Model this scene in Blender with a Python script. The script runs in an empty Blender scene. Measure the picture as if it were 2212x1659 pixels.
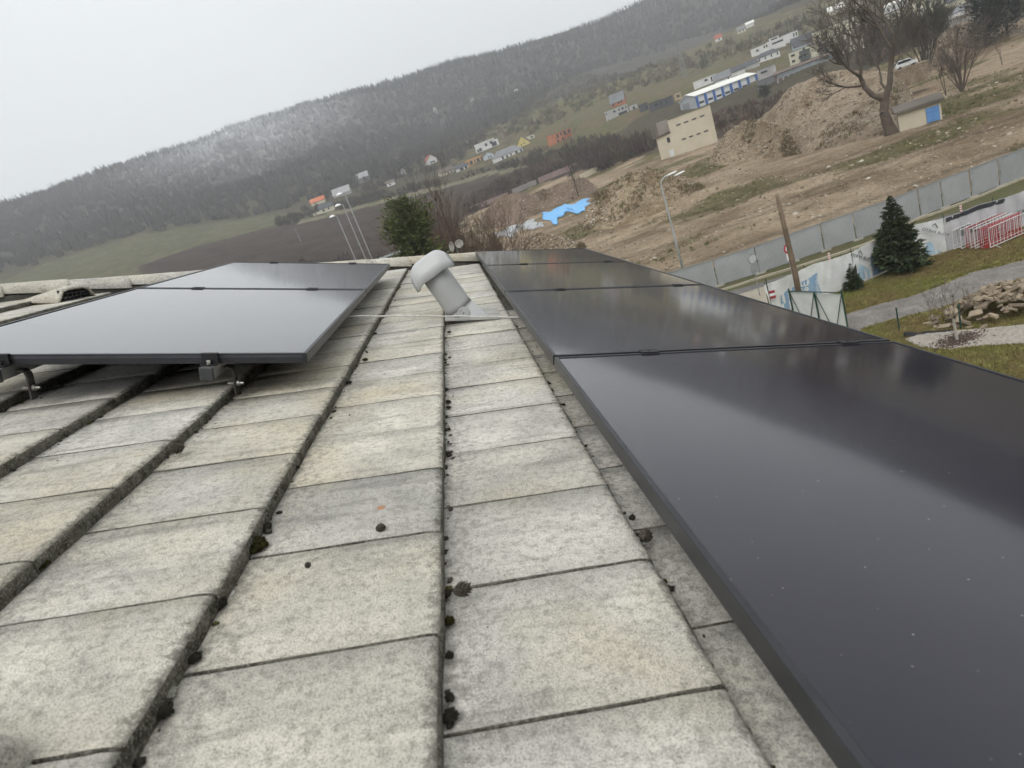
import bpy, bmesh, math, random
import numpy as np
from mathutils import Vector, Matrix
random.seed(7); RNG = np.random.default_rng(11)
scene = bpy.context.scene
COL = scene.collection
R = math.radians

# ------------------------------------------------------------------ camera, sky, sun, exposure
CAM = np.array([0.0, 0.0, 11.0])                       # phone held just above the roof, 11 m over the street
C_RIGHT = np.array([0.93667, -0.10647, -0.33363])
C_UP = np.array([0.35021, 0.28478, 0.89233])
C_FWD = np.array([0.0, 0.95266, -0.30403])
FPX = 1296.0                                            # focal length in units of a 2212 px wide photo
cam_data = bpy.data.cameras.new('camera')
cam = bpy.data.objects.new('camera', cam_data); COL.objects.link(cam)
cam.matrix_world = Matrix(((C_RIGHT[0], C_UP[0], -C_FWD[0], CAM[0]), (C_RIGHT[1], C_UP[1], -C_FWD[1], CAM[1]),
                           (C_RIGHT[2], C_UP[2], -C_FWD[2], CAM[2]), (0, 0, 0, 1)))
cam_data.sensor_width = 36.0; cam_data.lens = 36.0 * FPX / 2212.0
cam_data.clip_start = 0.05; cam_data.clip_end = 8000.0
cam_data.dof.use_dof = True; cam_data.dof.focus_distance = 3.2; cam_data.dof.aperture_fstop = 6.3
scene.camera = cam

SUN_EL, SUN_AZ = R(52), R(200)
world = bpy.data.worlds.new('World'); scene.world = world; world.use_nodes = True
wn, wl = world.node_tree.nodes, world.node_tree.links
wn.clear()
w_out = wn.new('ShaderNodeOutputWorld'); w_bg = wn.new('ShaderNodeBackground')
w_sky = wn.new('ShaderNodeTexSky'); w_sky.sky_type = 'NISHITA'; w_sky.sun_disc = False
w_sky.sun_elevation = SUN_EL; w_sky.sun_rotation = SUN_AZ; w_sky.air_density = 1.0; w_sky.dust_density = 4.0
w_hs = wn.new('ShaderNodeHueSaturation'); w_hs.inputs['Saturation'].default_value = 0.25
w_tc = wn.new('ShaderNodeTexCoord'); w_sep = wn.new('ShaderNodeSeparateXYZ')
w_mr = wn.new('ShaderNodeMapRange')                    # overcast: cloud layer brightens smoothly to the zenith
w_mr.inputs['From Min'].default_value = 0.0; w_mr.inputs['From Max'].default_value = 1.0
w_mr.inputs['To Min'].default_value = 9.4; w_mr.inputs['To Max'].default_value = 14.0
w_cn = wn.new('ShaderNodeTexNoise'); w_cn.inputs['Scale'].default_value = 2.2; w_cn.inputs['Detail'].default_value = 4.0
w_cm = wn.new('ShaderNodeMapRange'); w_cm.inputs['To Min'].default_value = 0.93; w_cm.inputs['To Max'].default_value = 1.07
w_mul = wn.new('ShaderNodeMath'); w_mul.operation = 'MULTIPLY'
w_tint = wn.new('ShaderNodeMix'); w_tint.data_type = 'RGBA'; w_tint.blend_type = 'MULTIPLY'; w_tint.inputs[0].default_value = 1.0
w_tint.inputs[7].default_value = (0.962, 1.0, 1.018, 1)
w_mix = wn.new('ShaderNodeMix'); w_mix.data_type = 'RGBA'; w_mix.inputs[0].default_value = 0.9
wl.new(w_tc.outputs['Generated'], w_sep.inputs[0]); w_pw = wn.new('ShaderNodeMath'); w_pw.operation = 'POWER'; w_pw.inputs[1].default_value = 1.3; w_pw.use_clamp = True
wl.new(w_sep.outputs['Z'], w_pw.inputs[0]); wl.new(w_pw.outputs[0], w_mr.inputs['Value'])
wl.new(w_tc.outputs['Generated'], w_cn.inputs['Vector']); wl.new(w_cn.outputs['Fac'], w_cm.inputs['Value'])
wl.new(w_mr.outputs[0], w_mul.inputs[0]); wl.new(w_cm.outputs[0], w_mul.inputs[1])
wl.new(w_mul.outputs[0], w_tint.inputs[6])
wl.new(w_sky.outputs[0], w_hs.inputs['Color']); wl.new(w_hs.outputs[0], w_mix.inputs[6]); wl.new(w_tint.outputs[2], w_mix.inputs[7])
wl.new(w_mix.outputs[2], w_bg.inputs['Color']); w_bg.inputs['Strength'].default_value = 0.1
wl.new(w_bg.outputs[0], w_out.inputs['Surface'])

sun_d = bpy.data.lights.new('sun', 'SUN'); sun_d.energy = 1.5; sun_d.angle = R(35); sun_d.color = (1.0, 0.97, 0.93)
sun = bpy.data.objects.new('sun', sun_d); COL.objects.link(sun)
_sd = Vector((math.sin(SUN_AZ) * math.cos(SUN_EL), math.cos(SUN_AZ) * math.cos(SUN_EL), math.sin(SUN_EL)))
sun.rotation_euler = _sd.to_track_quat('Z', 'Y').to_euler(); sun.location = (0, 0, 60)
scene.view_settings.view_transform = 'Standard'; scene.view_settings.look = 'None'
scene.view_settings.exposure = 0.0; scene.view_settings.gamma = 1.0; scene.view_settings.use_curve_mapping = False
scene.render.engine = 'CYCLES'
scene.cycles.use_denoising = True; scene.cycles.use_adaptive_sampling = True; scene.cycles.adaptive_threshold = .035
scene.cycles.max_bounces = 5; scene.cycles.diffuse_bounces = 2; scene.cycles.glossy_bounces = 3
scene.cycles.transparent_max_bounces = 8; scene.cycles.volume_bounces = 1
scene.cycles.caustics_reflective = False; scene.cycles.caustics_refractive = False

# ------------------------------------------------------------------ helpers: objects
def link(o, parent=None):
    COL.objects.link(o)
    if parent is not None: o.parent = parent
    return o
def tag(o, label=None, cat=None, group=None, kind=None):
    if label: o['label'] = label
    if cat: o['category'] = cat
    if group: o['group'] = group
    if kind: o['kind'] = kind
    return o
def thing(name, label, cat, loc=(0, 0, 0), rz=0.0, group=None, rot=None):
    o = bpy.data.objects.new(name, None); o.empty_display_size = 0.2
    o.location = loc; o.rotation_euler = rot if rot else (0, 0, rz)
    COL.objects.link(o); return tag(o, label, cat, group)
def copy_tree(o, parent=None):
    c = o.copy(); COL.objects.link(c); c.parent = parent
    for ch in list(o.children): copy_tree(ch, c)
    return c

class MB:
    """collects shapes, build() links them as one mesh object"""
    def __init__(s): s.v = []; s.f = []; s.m = []; s.cur = 0
    def add(s, vs, fs):
        o = len(s.v); s.v += [tuple(map(float, p)) for p in vs]
        s.f += [tuple(i + o for i in f) for f in fs]; s.m += [s.cur] * len(fs); return s
    def box(s, c, d, rz=0.0, M=None):
        x, y, z = d[0] / 2, d[1] / 2, d[2] / 2
        vs = [(-x, -y, -z), (x, -y, -z), (x, y, -z), (-x, y, -z), (-x, -y, z), (x, -y, z), (x, y, z), (-x, y, z)]
        if M is not None: vs = [tuple(M @ Vector(p)) for p in vs]
        elif rz:
            cz, sz = math.cos(rz), math.sin(rz); vs = [(p[0] * cz - p[1] * sz, p[0] * sz + p[1] * cz, p[2]) for p in vs]
        return s.add([(p[0] + c[0], p[1] + c[1], p[2] + c[2]) for p in vs],
                     [(0, 3, 2, 1), (4, 5, 6, 7), (0, 1, 5, 4), (1, 2, 6, 5), (2, 3, 7, 6), (3, 0, 4, 7)])
    def hexa(s, p):  # 8 points: bottom ring then top ring
        return s.add(p, [(0, 3, 2, 1), (4, 5, 6, 7), (0, 1, 5, 4), (1, 2, 6, 5), (2, 3, 7, 6), (3, 0, 4, 7)])
    def prism(s, poly, z0, z1):
        n = len(poly)
        return s.add([(p[0], p[1], z0) for p in poly] + [(p[0], p[1], z1) for p in poly],
                     [tuple(range(n - 1, -1, -1)), tuple(range(n, 2 * n))] + [(i, (i + 1) % n, n + (i + 1) % n, n + i) for i in range(n)])
    def extrude(s, poly3, vec):   # planar 3-D polygon pushed along vec
        n = len(poly3); v = Vector(vec)
        return s.add([tuple(p) for p in poly3] + [tuple(Vector(p) + v) for p in poly3],
                     [tuple(range(n - 1, -1, -1)), tuple(range(n, 2 * n))] + [(i, (i + 1) % n, n + (i + 1) % n, n + i) for i in range(n)])
    def tube(s, pts, rad, n=8, cap=True):
        pts = [Vector(p) for p in pts]; k = len(pts)
        rad = [rad] * k if not hasattr(rad, '__len__') else rad
        vs = []; ref = None
        for i, p in enumerate(pts):
            d = (pts[min(i + 1, k - 1)] - pts[max(i - 1, 0)]).normalized()
            if ref is None:
                ref = Vector((0, 0, 1)) if abs(d.z) < 0.9 else Vector((1, 0, 0))
            a = d.cross(ref)
            if a.length < 1e-6: a = d.orthogonal()
            a.normalize(); b = d.cross(a); ref = -b if False else a.cross(d)
            for j in range(n):
                t = 2 * math.pi * j / n
                vs.append(p + (a * math.cos(t) + b * math.sin(t)) * rad[i])
        fs = [(i * n + j, i * n + (j + 1) % n, (i + 1) * n + (j + 1) % n, (i + 1) * n + j) for i in range(k - 1) for j in range(n)]
        if cap: fs += [tuple(range(n - 1, -1, -1)), tuple(range((k - 1) * n, k * n))]
        return s.add(vs, fs)
    def lathe(s, prof, n=16, c=(0, 0, 0), M=None):   # prof: (r, z)
        vs = []
        for r_, z in prof:
            for j in range(n):
                t = 2 * math.pi * j / n; p = Vector((r_ * math.cos(t), r_ * math.sin(t), z))
                if M is not None: p = M @ p
                vs.append(p + Vector(c))
        k = len(prof)
        fs = [(i * n + j, i * n + (j + 1) % n, (i + 1) * n + (j + 1) % n, (i + 1) * n + j) for i in range(k - 1) for j in range(n)]
        fs += [tuple(range(n - 1, -1, -1)), tuple(range((k - 1) * n, k * n))]
        return s.add(vs, fs)
    def ico(s, c, r, sub=1, sq=(1, 1, 1), jit=0.0, rng=random):
        bm = bmesh.new(); bmesh.ops.create_icosphere(bm, subdivisions=sub, radius=1)
        vs = []
        for v in bm.verts:
            k = 1 + rng.uniform(-jit, jit)
            vs.append((c[0] + v.co.x * r * sq[0] * k, c[1] + v.co.y * r * sq[1] * k, c[2] + v.co.z * r * sq[2] * k))
        fs = [tuple(v.index for v in f.verts) for f in bm.faces]; bm.free(); return s.add(vs, fs)
    def mesh(s, name, mats, smooth=False):
        me = bpy.data.meshes.new(name); me.from_pydata(s.v, [], s.f)
        for m_ in (mats if isinstance(mats, (list, tuple)) else [mats]): me.materials.append(m_)
        if max(s.m or [0]) > 0: me.polygons.foreach_set('material_index', s.m)
        if smooth: me.polygons.foreach_set('use_smooth', [True] * len(me.polygons))
        bm = bmesh.new(); bm.from_mesh(me); bmesh.ops.recalc_face_normals(bm, faces=bm.faces); bm.to_mesh(me); bm.free()
        me.update(); return me
    def build(s, name, mats, parent=None, smooth=False, bevel=0.0, autosmooth=None):
        o = bpy.data.objects.new(name, s.mesh(name, mats, smooth)); link(o, parent)
        if bevel:
            b = o.modifiers.new('bevel', 'BEVEL'); b.width = bevel; b.segments = 2; b.limit_method = 'ANGLE'; b.angle_limit = R(40)
        if autosmooth is not None: o.data.shade_smooth() if hasattr(o.data, 'shade_smooth') else None
        return o
def np_mesh(name, V, F, mats, smooth=False, mat_idx=None, attrs=None):
    """big meshes from numpy: V (n,3), F (m,k)"""
    me = bpy.data.meshes.new(name); V = np.asarray(V, np.float32); F = np.asarray(F, np.int32)
    me.vertices.add(len(V)); me.vertices.foreach_set('co', V.ravel())
    k = F.shape[1]; me.loops.add(F.size); me.loops.foreach_set('vertex_index', F.ravel())
    me.polygons.add(len(F)); me.polygons.foreach_set('loop_start', np.arange(0, F.size, k, dtype=np.int32))
    me.polygons.foreach_set('loop_total', np.full(len(F), k, np.int32))
    if mat_idx is not None: me.polygons.foreach_set('material_index', np.asarray(mat_idx, np.int32))
    me.polygons.foreach_set('use_smooth', np.full(len(F), smooth, bool))
    for m_ in (mats if isinstance(mats, (list, tuple)) else [mats]): me.materials.append(m_)
    for an, (dom, arr) in (attrs or {}).items():
        a = me.attributes.new(an, 'FLOAT_COLOR', dom); arr = np.asarray(arr, np.float32)
        if arr.shape[1] == 3: arr = np.concatenate([arr, np.ones((len(arr), 1), np.float32)], 1)
        a.data.foreach_set('color', arr.ravel())
    me.update(); me.validate(); return me
def np_obj(name, V, F, mats, parent=None, **k):
    return link(bpy.data.objects.new(name, np_mesh(name, V, F, mats, **k)), parent)

# ------------------------------------------------------------------ helpers: where things stand
def ray(x, y):                                          # direction of a sight line of the photo (2212 px wide)
    d = C_RIGHT * (x - 1106.0) + C_UP * (829.5 - y) + C_FWD * FPX
    return d / np.linalg.norm(d)
# roof frame: e runs down the slope, y along the courses, n out of the roof; n = 0 is the mean tile surface
SLOPE = R(18.5)
E_ = np.array([math.cos(SLOPE), 0, -math.sin(SLOPE)]); N_ = np.array([math.sin(SLOPE), 0, math.cos(SLOPE)]); Y_ = np.array([0, 1.0, 0])
ROOF_M = Matrix(((E_[0], 0, N_[0], CAM[0] - .62 * N_[0]), (0, 1, 0, 0), (E_[2], 0, N_[2], CAM[2] - .62 * N_[2]), (0, 0, 0, 1)))
def roof_pt(e, y, n=0.0): return CAM + E_ * e + Y_ * y + N_ * (n - .62)
def roof_px(x, y, n=0.0):
    d = ray(x, y); t = (n - .62) / d.dot(N_); return t * d.dot(E_), t * d[1]
def px_scale(p):
    """metres per photo px at p: (along the picture's radius, across it)"""
    q = np.array(p) - CAM; sl = np.linalg.norm(q); c = q.dot(C_FWD) / sl; return sl * c ** 1.45 / FPX, sl * c / FPX
# ------------------------------------------------------------------ helpers: materials
MATS = {}
def _nt(name):
    m = bpy.data.materials.new(name); m.use_nodes = True; nt = m.node_tree; nt.nodes.clear()
    o = nt.nodes.new('ShaderNodeOutputMaterial'); b = nt.nodes.new('ShaderNodeBsdfPrincipled'); nt.links.new(b.outputs[0], o.inputs['Surface'])
    MATS[name] = m; return m, nt, b
def nz(nt, scale, detail=4.0, rough=.55, vec=None, dist=0.0):
    n = nt.nodes.new('ShaderNodeTexNoise'); n.inputs['Scale'].default_value = scale; n.inputs['Detail'].default_value = detail
    n.inputs['Roughness'].default_value = rough; n.inputs['Distortion'].default_value = dist
    if vec is not None: nt.links.new(vec, n.inputs['Vector'])
    return n.outputs['Fac']
def ramp(nt, fac, lo, hi, a=0.0, b=1.0):
    m = nt.nodes.new('ShaderNodeMapRange'); m.inputs['From Min'].default_value = lo; m.inputs['From Max'].default_value = hi
    m.inputs['To Min'].default_value = a; m.inputs['To Max'].default_value = b; nt.links.new(fac, m.inputs['Value']); return m.outputs[0]
def mixc(nt, fac, a, b, mode='MIX'):
    m = nt.nodes.new('ShaderNodeMix'); m.data_type = 'RGBA'; m.blend_type = mode
    for s, v in ((0, fac), (6, a), (7, b)):
        if isinstance(v, bpy.types.NodeSocket): nt.links.new(v, m.inputs[s])
        elif s == 0: m.inputs[0].default_value = v
        else: m.inputs[s].default_value = (*v[:3], 1)
    return m.outputs[2]
def mathn(nt, op, a, b=0.0, c=None):
    m = nt.nodes.new('ShaderNodeMath'); m.operation = op
    for i, v in enumerate((a, b) if c is None else (a, b, c)):
        if isinstance(v, bpy.types.NodeSocket): nt.links.new(v, m.inputs[i])
        else: m.inputs[i].default_value = v
    return m.outputs[0]
def pos(nt, scale=(1, 1, 1), rot=(0, 0, 0), kind='pos'):
    if kind == 'pos': s = nt.nodes.new('ShaderNodeNewGeometry').outputs['Position']
    else: s = nt.nodes.new('ShaderNodeTexCoord').outputs['Object']
    m = nt.nodes.new('ShaderNodeMapping'); m.inputs['Scale'].default_value = scale; m.inputs['Rotation'].default_value = rot
    nt.links.new(s, m.inputs['Vector']); return m.outputs[0]
def bump(nt, b, h, strength=.3, dist=.01):
    n = nt.nodes.new('ShaderNodeBump'); n.inputs['Strength'].default_value = strength; n.inputs['Distance'].default_value = dist
    nt.links.new(h, n.inputs['Height']); nt.links.new(n.outputs[0], b.inputs['Normal'])
def mat(name, col, rough=.8, var=.18, scale=3.0, bmp=0.0, col2=None, metal=0.0, spec=.4, fine=0.0, rnd=0.0, coords='pos'):
    """plain surface with patchy tone: var = depth of the patches, fine = grain, rnd = tone change from object to object"""
    if name in MATS: return MATS[name]
    m, nt, b = _nt(name)
    v = pos(nt, kind=coords)
    n1 = nz(nt, scale, 5, .6, v)
    c2 = col2 if col2 else tuple(c * (1 - var) for c in col)
    c1 = col if col2 else tuple(min(1, c * (1 + var * .6)) for c in col)
    c = mixc(nt, ramp(nt, n1, .32, .68), c2, c1)
    if fine:
        n2 = nz(nt, scale * 14, 3, .7, v); c = mixc(nt, ramp(nt, n2, .4, .62), tuple([1 - fine] * 3), (1, 1, 1), 'MIX') if False else mixc(nt, 1.0, c, mixc(nt, ramp(nt, n2, .38, .62), tuple([1 - fine] * 3), (1.0, 1.0, 1.0)), 'MULTIPLY')
    if rnd:
        oi = nt.nodes.new('ShaderNodeObjectInfo'); rr = ramp(nt, oi.outputs['Random'], 0, 1, 1 - rnd, 1 + rnd)
        hs = nt.nodes.new('ShaderNodeHueSaturation'); nt.links.new(rr, hs.inputs['Value']); nt.links.new(c, hs.inputs['Color']); c = hs.outputs[0]
    nt.links.new(c, b.inputs['Base Color'])
    b.inputs['Roughness'].default_value = rough; b.inputs['Metallic'].default_value = metal; b.inputs['Specular IOR Level'].default_value = spec
    if bmp: bump(nt, b, nz(nt, scale * 6, 4, .65, v), bmp, .02)
    return m
def attr_mat(name, attr='tone', rough=.9, spec=.15, var=.15, scale=.5, bmp=0.0):
    m, nt, b = _nt(name); a = nt.nodes.new('ShaderNodeAttribute'); a.attribute_name = attr
    n1 = nz(nt, scale, 4, .6, pos(nt)); c = mixc(nt, 1.0, a.outputs['Color'], mixc(nt, ramp(nt, n1, .3, .7), tuple([1 - var] * 3), (1, 1, 1)), 'MULTIPLY')
    nt.links.new(c, b.inputs['Base Color']); b.inputs['Roughness'].default_value = rough; b.inputs['Specular IOR Level'].default_value = spec
    if bmp: bump(nt, b, nz(nt, scale * 8, 4, .65, pos(nt)), bmp, .05)
    return m
# ------------------------------------------------------------------ the land: one height field round the house
def az_r(x, y): return np.degrees(np.arctan2(x, y)), np.hypot(x, y)
_ctrl = []                                              # (azimuth, distance, height)
def _cp(x, y, r):                                       # ground seen at a photo point, at distance r
    d = ray(x, y); h = math.hypot(d[0], d[1]); _ctrl.append((math.degrees(math.atan2(d[0], d[1])), r, CAM[2] + d[2] / h * r))
for q in [(0, 452, 980), (250, 372, 1000), (500, 277, 1010), (750, 208, 1030), (963, 142, 1060), (1180, 92, 1090), (1400, 18, 1120),
          (0, 520, 780), (500, 385, 780), (963, 265, 800), (1400, 120, 860), (1700, 20, 900),
          (0, 607, 560), (150, 560, 560), (300, 510, 570), (560, 468, 540), (700, 440, 480), (0, 660, 420), (330, 600, 330),
          (700, 462, 420), (870, 405, 430), (1000, 380, 400), (1050, 335, 430), (1130, 320, 400), (1210, 312, 360), (600, 580, 230), (900, 500, 240),
          (1020, 440, 260), (1200, 380, 240), (1330, 300, 290), (1340, 262, 320), (1250, 215, 520), (1480, 172, 430), (1320, 235, 380),
          (1430, 340, 176), (1545, 302, 176), (1470, 262, 250), (1640, 205, 260), (1600, 150, 340), (1680, 130, 330), (1720, 140, 270),
          (1850, 95, 300), (1640, 100, 400), (1530, 90, 560), (1800, 60, 420), (2060, 60, 240), (2180, 20, 260)]: _cp(*q)
for a in range(-180, 181, 12):
    for r_, z in ((8, 0), (25, 0), (50, 0), (75, 0.2), (100, .6)): _ctrl.append((a, r_, z))
    if a < -42 or a > 52:
        k = 1.0 if abs(a) < 130 else .6
        for r_, z in ((180, 3), (300, 14 * k), (600, 60 * k), (1000, 170 * k)): _ctrl.append((a, r_, z))
for a in (28, 36, 45): _ctrl.append((a, 600, 62)); _ctrl.append((a, 1100, 178))
for a, z in ((-30, 2), (-18, 1.5), (-6, .5), (4, .5), (12, .6)): _ctrl.append((a, 130, z))
_ctrl = np.array(_ctrl)
def _uv(az, r): return np.stack([np.asarray(az, float) / 22.0, np.log(np.maximum(r, 4.0)) * 1.6], -1)
_cu = _uv(_ctrl[:, 0], _ctrl[:, 1])
_D = np.linalg.norm(_cu[:, None] - _cu[None], axis=2)
_A = np.block([[-_D - np.eye(len(_cu)) * .02, np.ones((len(_cu), 1))], [np.ones((1, len(_cu))), np.zeros((1, 1))]])
_sol = np.linalg.solve(_A, np.append(_ctrl[:, 2], 0.0))
def _hash2(ix, iy): 
    h = np.sin(ix * 127.1 + iy * 311.7) * 43758.5453; return h - np.floor(h)
def vnoise(x, y):
    x = np.asarray(x, float); y = np.asarray(y, float)
    ix, iy = np.floor(x), np.floor(y); fx, fy = x - ix, y - iy; fx = fx * fx * (3 - 2 * fx); fy = fy * fy * (3 - 2 * fy)
    return ((_hash2(ix, iy) * (1 - fx) + _hash2(ix + 1, iy) * fx) * (1 - fy) + (_hash2(ix, iy + 1) * (1 - fx) + _hash2(ix + 1, iy + 1) * fx) * fy)
def fbm(x, y, o=4):
    s = 0.0; a = .5
    for i in range(o): s = s + a * vnoise(np.asarray(x) * 2 ** i + i * 17.3, np.asarray(y) * 2 ** i - i * 9.1); a *= .5
    return s
def tz(x, y):
    x = np.asarray(x, float); y = np.asarray(y, float); sh = x.shape; x = x.ravel(); y = y.ravel()
    az, r = az_r(x, y); out = np.empty(len(x))
    for i in range(0, len(x), 20000):
        s = slice(i, i + 20000); q = _uv(az[s], r[s]); D = np.linalg.norm(q[:, None] - _cu[None], axis=2)
        out[s] = -D @ _sol[:-1] + _sol[-1]
    k = np.clip((r - 56) / 40, 0, 1); k = k * k * (3 - 2 * k)
    out = out * k
    out = out + ((fbm(x / 9, y / 9, 3) - .44) * .7 + (fbm(x / 2.2, y / 2.2, 3) - .44) * .35) * np.clip((r - 52) / 10, 0, 1) * np.clip((190 - r) / 40, .0, 1)
    out = out + (fbm(x / 90, y / 90, 4) - .47) * 22 * np.clip((r - 480) / 300, 0, 1) ** 1.2
    return out.reshape(sh)
_RS = np.geomspace(18, 2200, 700)
def hit(x, y, lift=0.0):
    """the point of the land that the photo shows at (x, y)"""
    d = ray(x, y); h = math.hypot(d[0], d[1]); P = CAM + np.outer(_RS / h, d)
    below = P[:, 2] - lift < tz(P[:, 0], P[:, 1])
    if not below.any(): i = len(_RS) - 1
    else: i = int(np.argmax(below))
    lo, hi = _RS[max(i - 1, 0)], _RS[i]
    for _ in range(18):
        m = .5 * (lo + hi); p = CAM + d * (m / h)
        if p[2] - lift < float(tz(np.array([p[0]]), np.array([p[1]]))[0]): hi = m
        else: lo = m
    p = CAM + d * (hi / h); return Vector(p)
def at_r(x, y, r):
    d = ray(x, y); return Vector(CAM + d * (r / math.hypot(d[0], d[1])))
def ground(x, y, dz=0.0): return Vector((x, y, float(tz(np.array([float(x)]), np.array([float(y)]))[0]) + dz))
def project(P):                                         # points -> photo px
    q = np.asarray(P) - CAM; w = q @ C_FWD; w = np.where(w < .01, np.nan, w)
    return 1106 + FPX * (q @ C_RIGHT) / w, 829.5 - FPX * (q @ C_UP) / w
def in_poly(x, y, poly):
    c = np.zeros(np.shape(x), bool); n = len(poly)
    for i in range(n):
        x0, y0 = poly[i]; x1, y1 = poly[i - 1]
        t = ((y0 > y) != (y1 > y)) & (x < (x1 - x0) * (y - y0) / ((y1 - y0) + 1e-12) + x0); c ^= t
    return c
def land_poly(pts): return [tuple(hit(*p)[:2]) for p in pts]

_az = np.concatenate([np.arange(-42, 50.01, .3), np.arange(52, 318, 3.0)])
_rr = np.concatenate([[.5, 8, 16], np.geomspace(20, 2400, 330)])
AZ, RR = np.meshgrid(np.radians(_az), _rr, indexing='ij')
GX, GY = RR * np.sin(AZ), RR * np.cos(AZ); GZ = tz(GX, GY)
na, nr = AZ.shape
I = np.arange(na * nr).reshape(na, nr); J = np.roll(I, -1, axis=0)
_F = np.stack([I[:, :-1], I[:, 1:], J[:, 1:], J[:, :-1]], -1).reshape(-1, 4)
# land cover
LAND = {}
LAND['plough'] = land_poly([(300, 575), (430, 530), (560, 497), (700, 466), (860, 427), (1040, 380), (1330, 315), (1330, 350), (1160, 400), (1000, 470), (880, 580), (600, 620), (300, 660)])
LAND['meadow'] = land_poly([(-40, 625), (120, 562), (300, 508), (560, 466), (660, 455), (560, 497), (430, 530), (300, 575), (330, 700), (-40, 760)])
LAND['track'] = land_poly([(640, 486), (860, 430), (1040, 382), (1330, 317), (1330, 311), (1040, 374), (860, 422), (640, 478)])
LAND['slope'] = land_poly([(960, 318), (1040, 285), (1120, 250), (1250, 170), (1450, 110), (1700, 25), (1900, -40), (2100, -60), (2060, 20), (1850, 100), (1640, 140), (1480, 200), (1330, 290), (1150, 330), (1000, 370)])
LAND['hay1'] = land_poly([(1090, 292), (1250, 225), (1480, 165), (1640, 125), (1730, 120), (1730, 140), (1460, 220), (1330, 280), (1290, 330), (1180, 345)])
LAND['hay2'] = land_poly([(1110, 265), (1230, 195), (1340, 155), (1430, 140), (1340, 190), (1230, 240)])
LAND['dirt'] = land_poly([(1290, 335), (1500, 255), (1700, 190), (1760, 200), (1560, 300), (1400, 350)])
LAND['site'] = land_poly([(1000, 470), (1160, 400), (1330, 350), (1560, 300), (1800, 190), (2010, 90), (2260, 30), (2300, 360), (1480, 590), (1260, 640), (1000, 600)])
cov = np.empty((na, nr, 3)); cov[:] = (.085, .075, .048)
_nbig = fbm(GX / 40, GY / 40, 4)[..., None]; _nsm = fbm(GX / 7 + 50, GY / 7, 4)[..., None]
_nr0 = fbm(GX / 3 + 9, GY / 3, 3)[..., None]
def paint(key, c1, c2, n=_nbig, lo=.35, hi=.6):
    k = in_poly(GX + (_nsm[..., 0] - .5) * 9, GY + (_nsm[..., 0] - .5) * 9, LAND[key]) if isinstance(key, str) else key
    t = np.clip((n - lo) / (hi - lo), 0, 1); col = np.array(c1) * (1 - t) + np.array(c2) * t
    cov[k] = col[k]
near = RR < 60
paint(near, (.075, .10, .028), (.11, .13, .04), _nsm)
paint('slope', (.105, .092, .055), (.165, .145, .085), _nsm); paint('hay1', (.16, .125, .075), (.12, .12, .055), _nsm); paint('hay2', (.13, .125, .06), (.16, .145, .07), _nsm)
paint('plough', (.048, .036, .029), (.085, .062, .05), _nsm, .3, .7)
paint('meadow', (.10, .102, .055), (.14, .13, .075), _nsm); paint('track', (.22, .2, .15), (.16, .16, .09), _nsm)
paint('dirt', (.085, .062, .046), (.12, .10, .07), _nsm); paint('site', (.25, .19, .13), (.42, .335, .245), _nsm, .3, .62)
k_site = in_poly(GX, GY, LAND['site'])
_t = np.clip((fbm(GX / 16 + 3, GY / 9 + 40, 4) - .5) / .1, 0, 1)[..., None] * .8
cov[k_site] = (cov * (1 - _t) + np.array((.10, .10, .035)) * _t)[k_site]
_fa, _fb = np.array(hit(1553, 619)[:2]), np.array(hit(2212, 385)[:2]); _fn = np.array([-(_fb - _fa)[1], (_fb - _fa)[0]]); _fn /= np.linalg.norm(_fn)
_dd = (GX - _fa[0]) * _fn[0] + (GY - _fa[1]) * _fn[1] + (fbm(GX / 14, GY / 14, 3) - .45) * 5
if np.median(_dd[k_site]) < 0: _dd = -_dd
for _c in (7, 9.4, 19, 21.4, 30, 32.6):
    _w = np.exp(-((_dd - _c) / .55) ** 2)[..., None] * .38; cov[k_site] = (cov * (1 - _w))[k_site]
_far = fbm(GX / 25, GY / 25, 4)[..., None]; k_for = RR > 620
cov[k_for] = (np.array((.070, .062, .056)) * (1 - _far) + np.array((.082, .073, .066)) * _far)[k_for]
def frost_at(az, r, x, y): return np.clip((r - 730) / 210, 0, 1) * np.exp(-((az + 14) / 8.5) ** 2) * np.clip(fbm(x / 60, y / 60, 3) * 2.0 + .05, 0, 1)
_fz = frost_at(np.degrees(AZ), RR, GX, GY)[..., None] * .8; cov = cov * (1 - _fz) + np.array((.55, .56, .59)) * _fz

m, nt, b = _nt('land')
a = nt.nodes.new('ShaderNodeAttribute'); a.attribute_name = 'tone'
P_ = pos(nt)
n1 = nz(nt, .35, 6, .65, P_); n2 = nz(nt, 2.2, 5, .7, P_); n3 = nz(nt, 9, 3, .7, P_)
c = mixc(nt, 1.0, a.outputs['Color'], mixc(nt, ramp(nt, n1, .3, .7), (.7, .69, .66), (1.2, 1.2, 1.2)), 'MULTIPLY')
c = mixc(nt, 1.0, c, mixc(nt, ramp(nt, n2, .35, .65), (.72, .7, .66), (1.15, 1.15, 1.15)), 'MULTIPLY')
c = mixc(nt, 1.0, c, mixc(nt, ramp(nt, n3, .35, .65), (.68, .66, .63), (1.2, 1.2, 1.2)), 'MULTIPLY')
nt.links.new(c, b.inputs['Base Color']); b.inputs['Roughness'].default_value = .95; b.inputs['Specular IOR Level'].default_value = .1
bump(nt, b, mathn(nt, 'ADD', n2, mathn(nt, 'MULTIPLY', n3, .5)), .9, .35)
ground_o = np_obj('ground', np.stack([GX, GY, GZ], -1).reshape(-1, 3), _F, m, smooth=True, attrs={'tone': ('POINT', cov.reshape(-1, 3))})
tag(ground_o, kind='structure')
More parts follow.
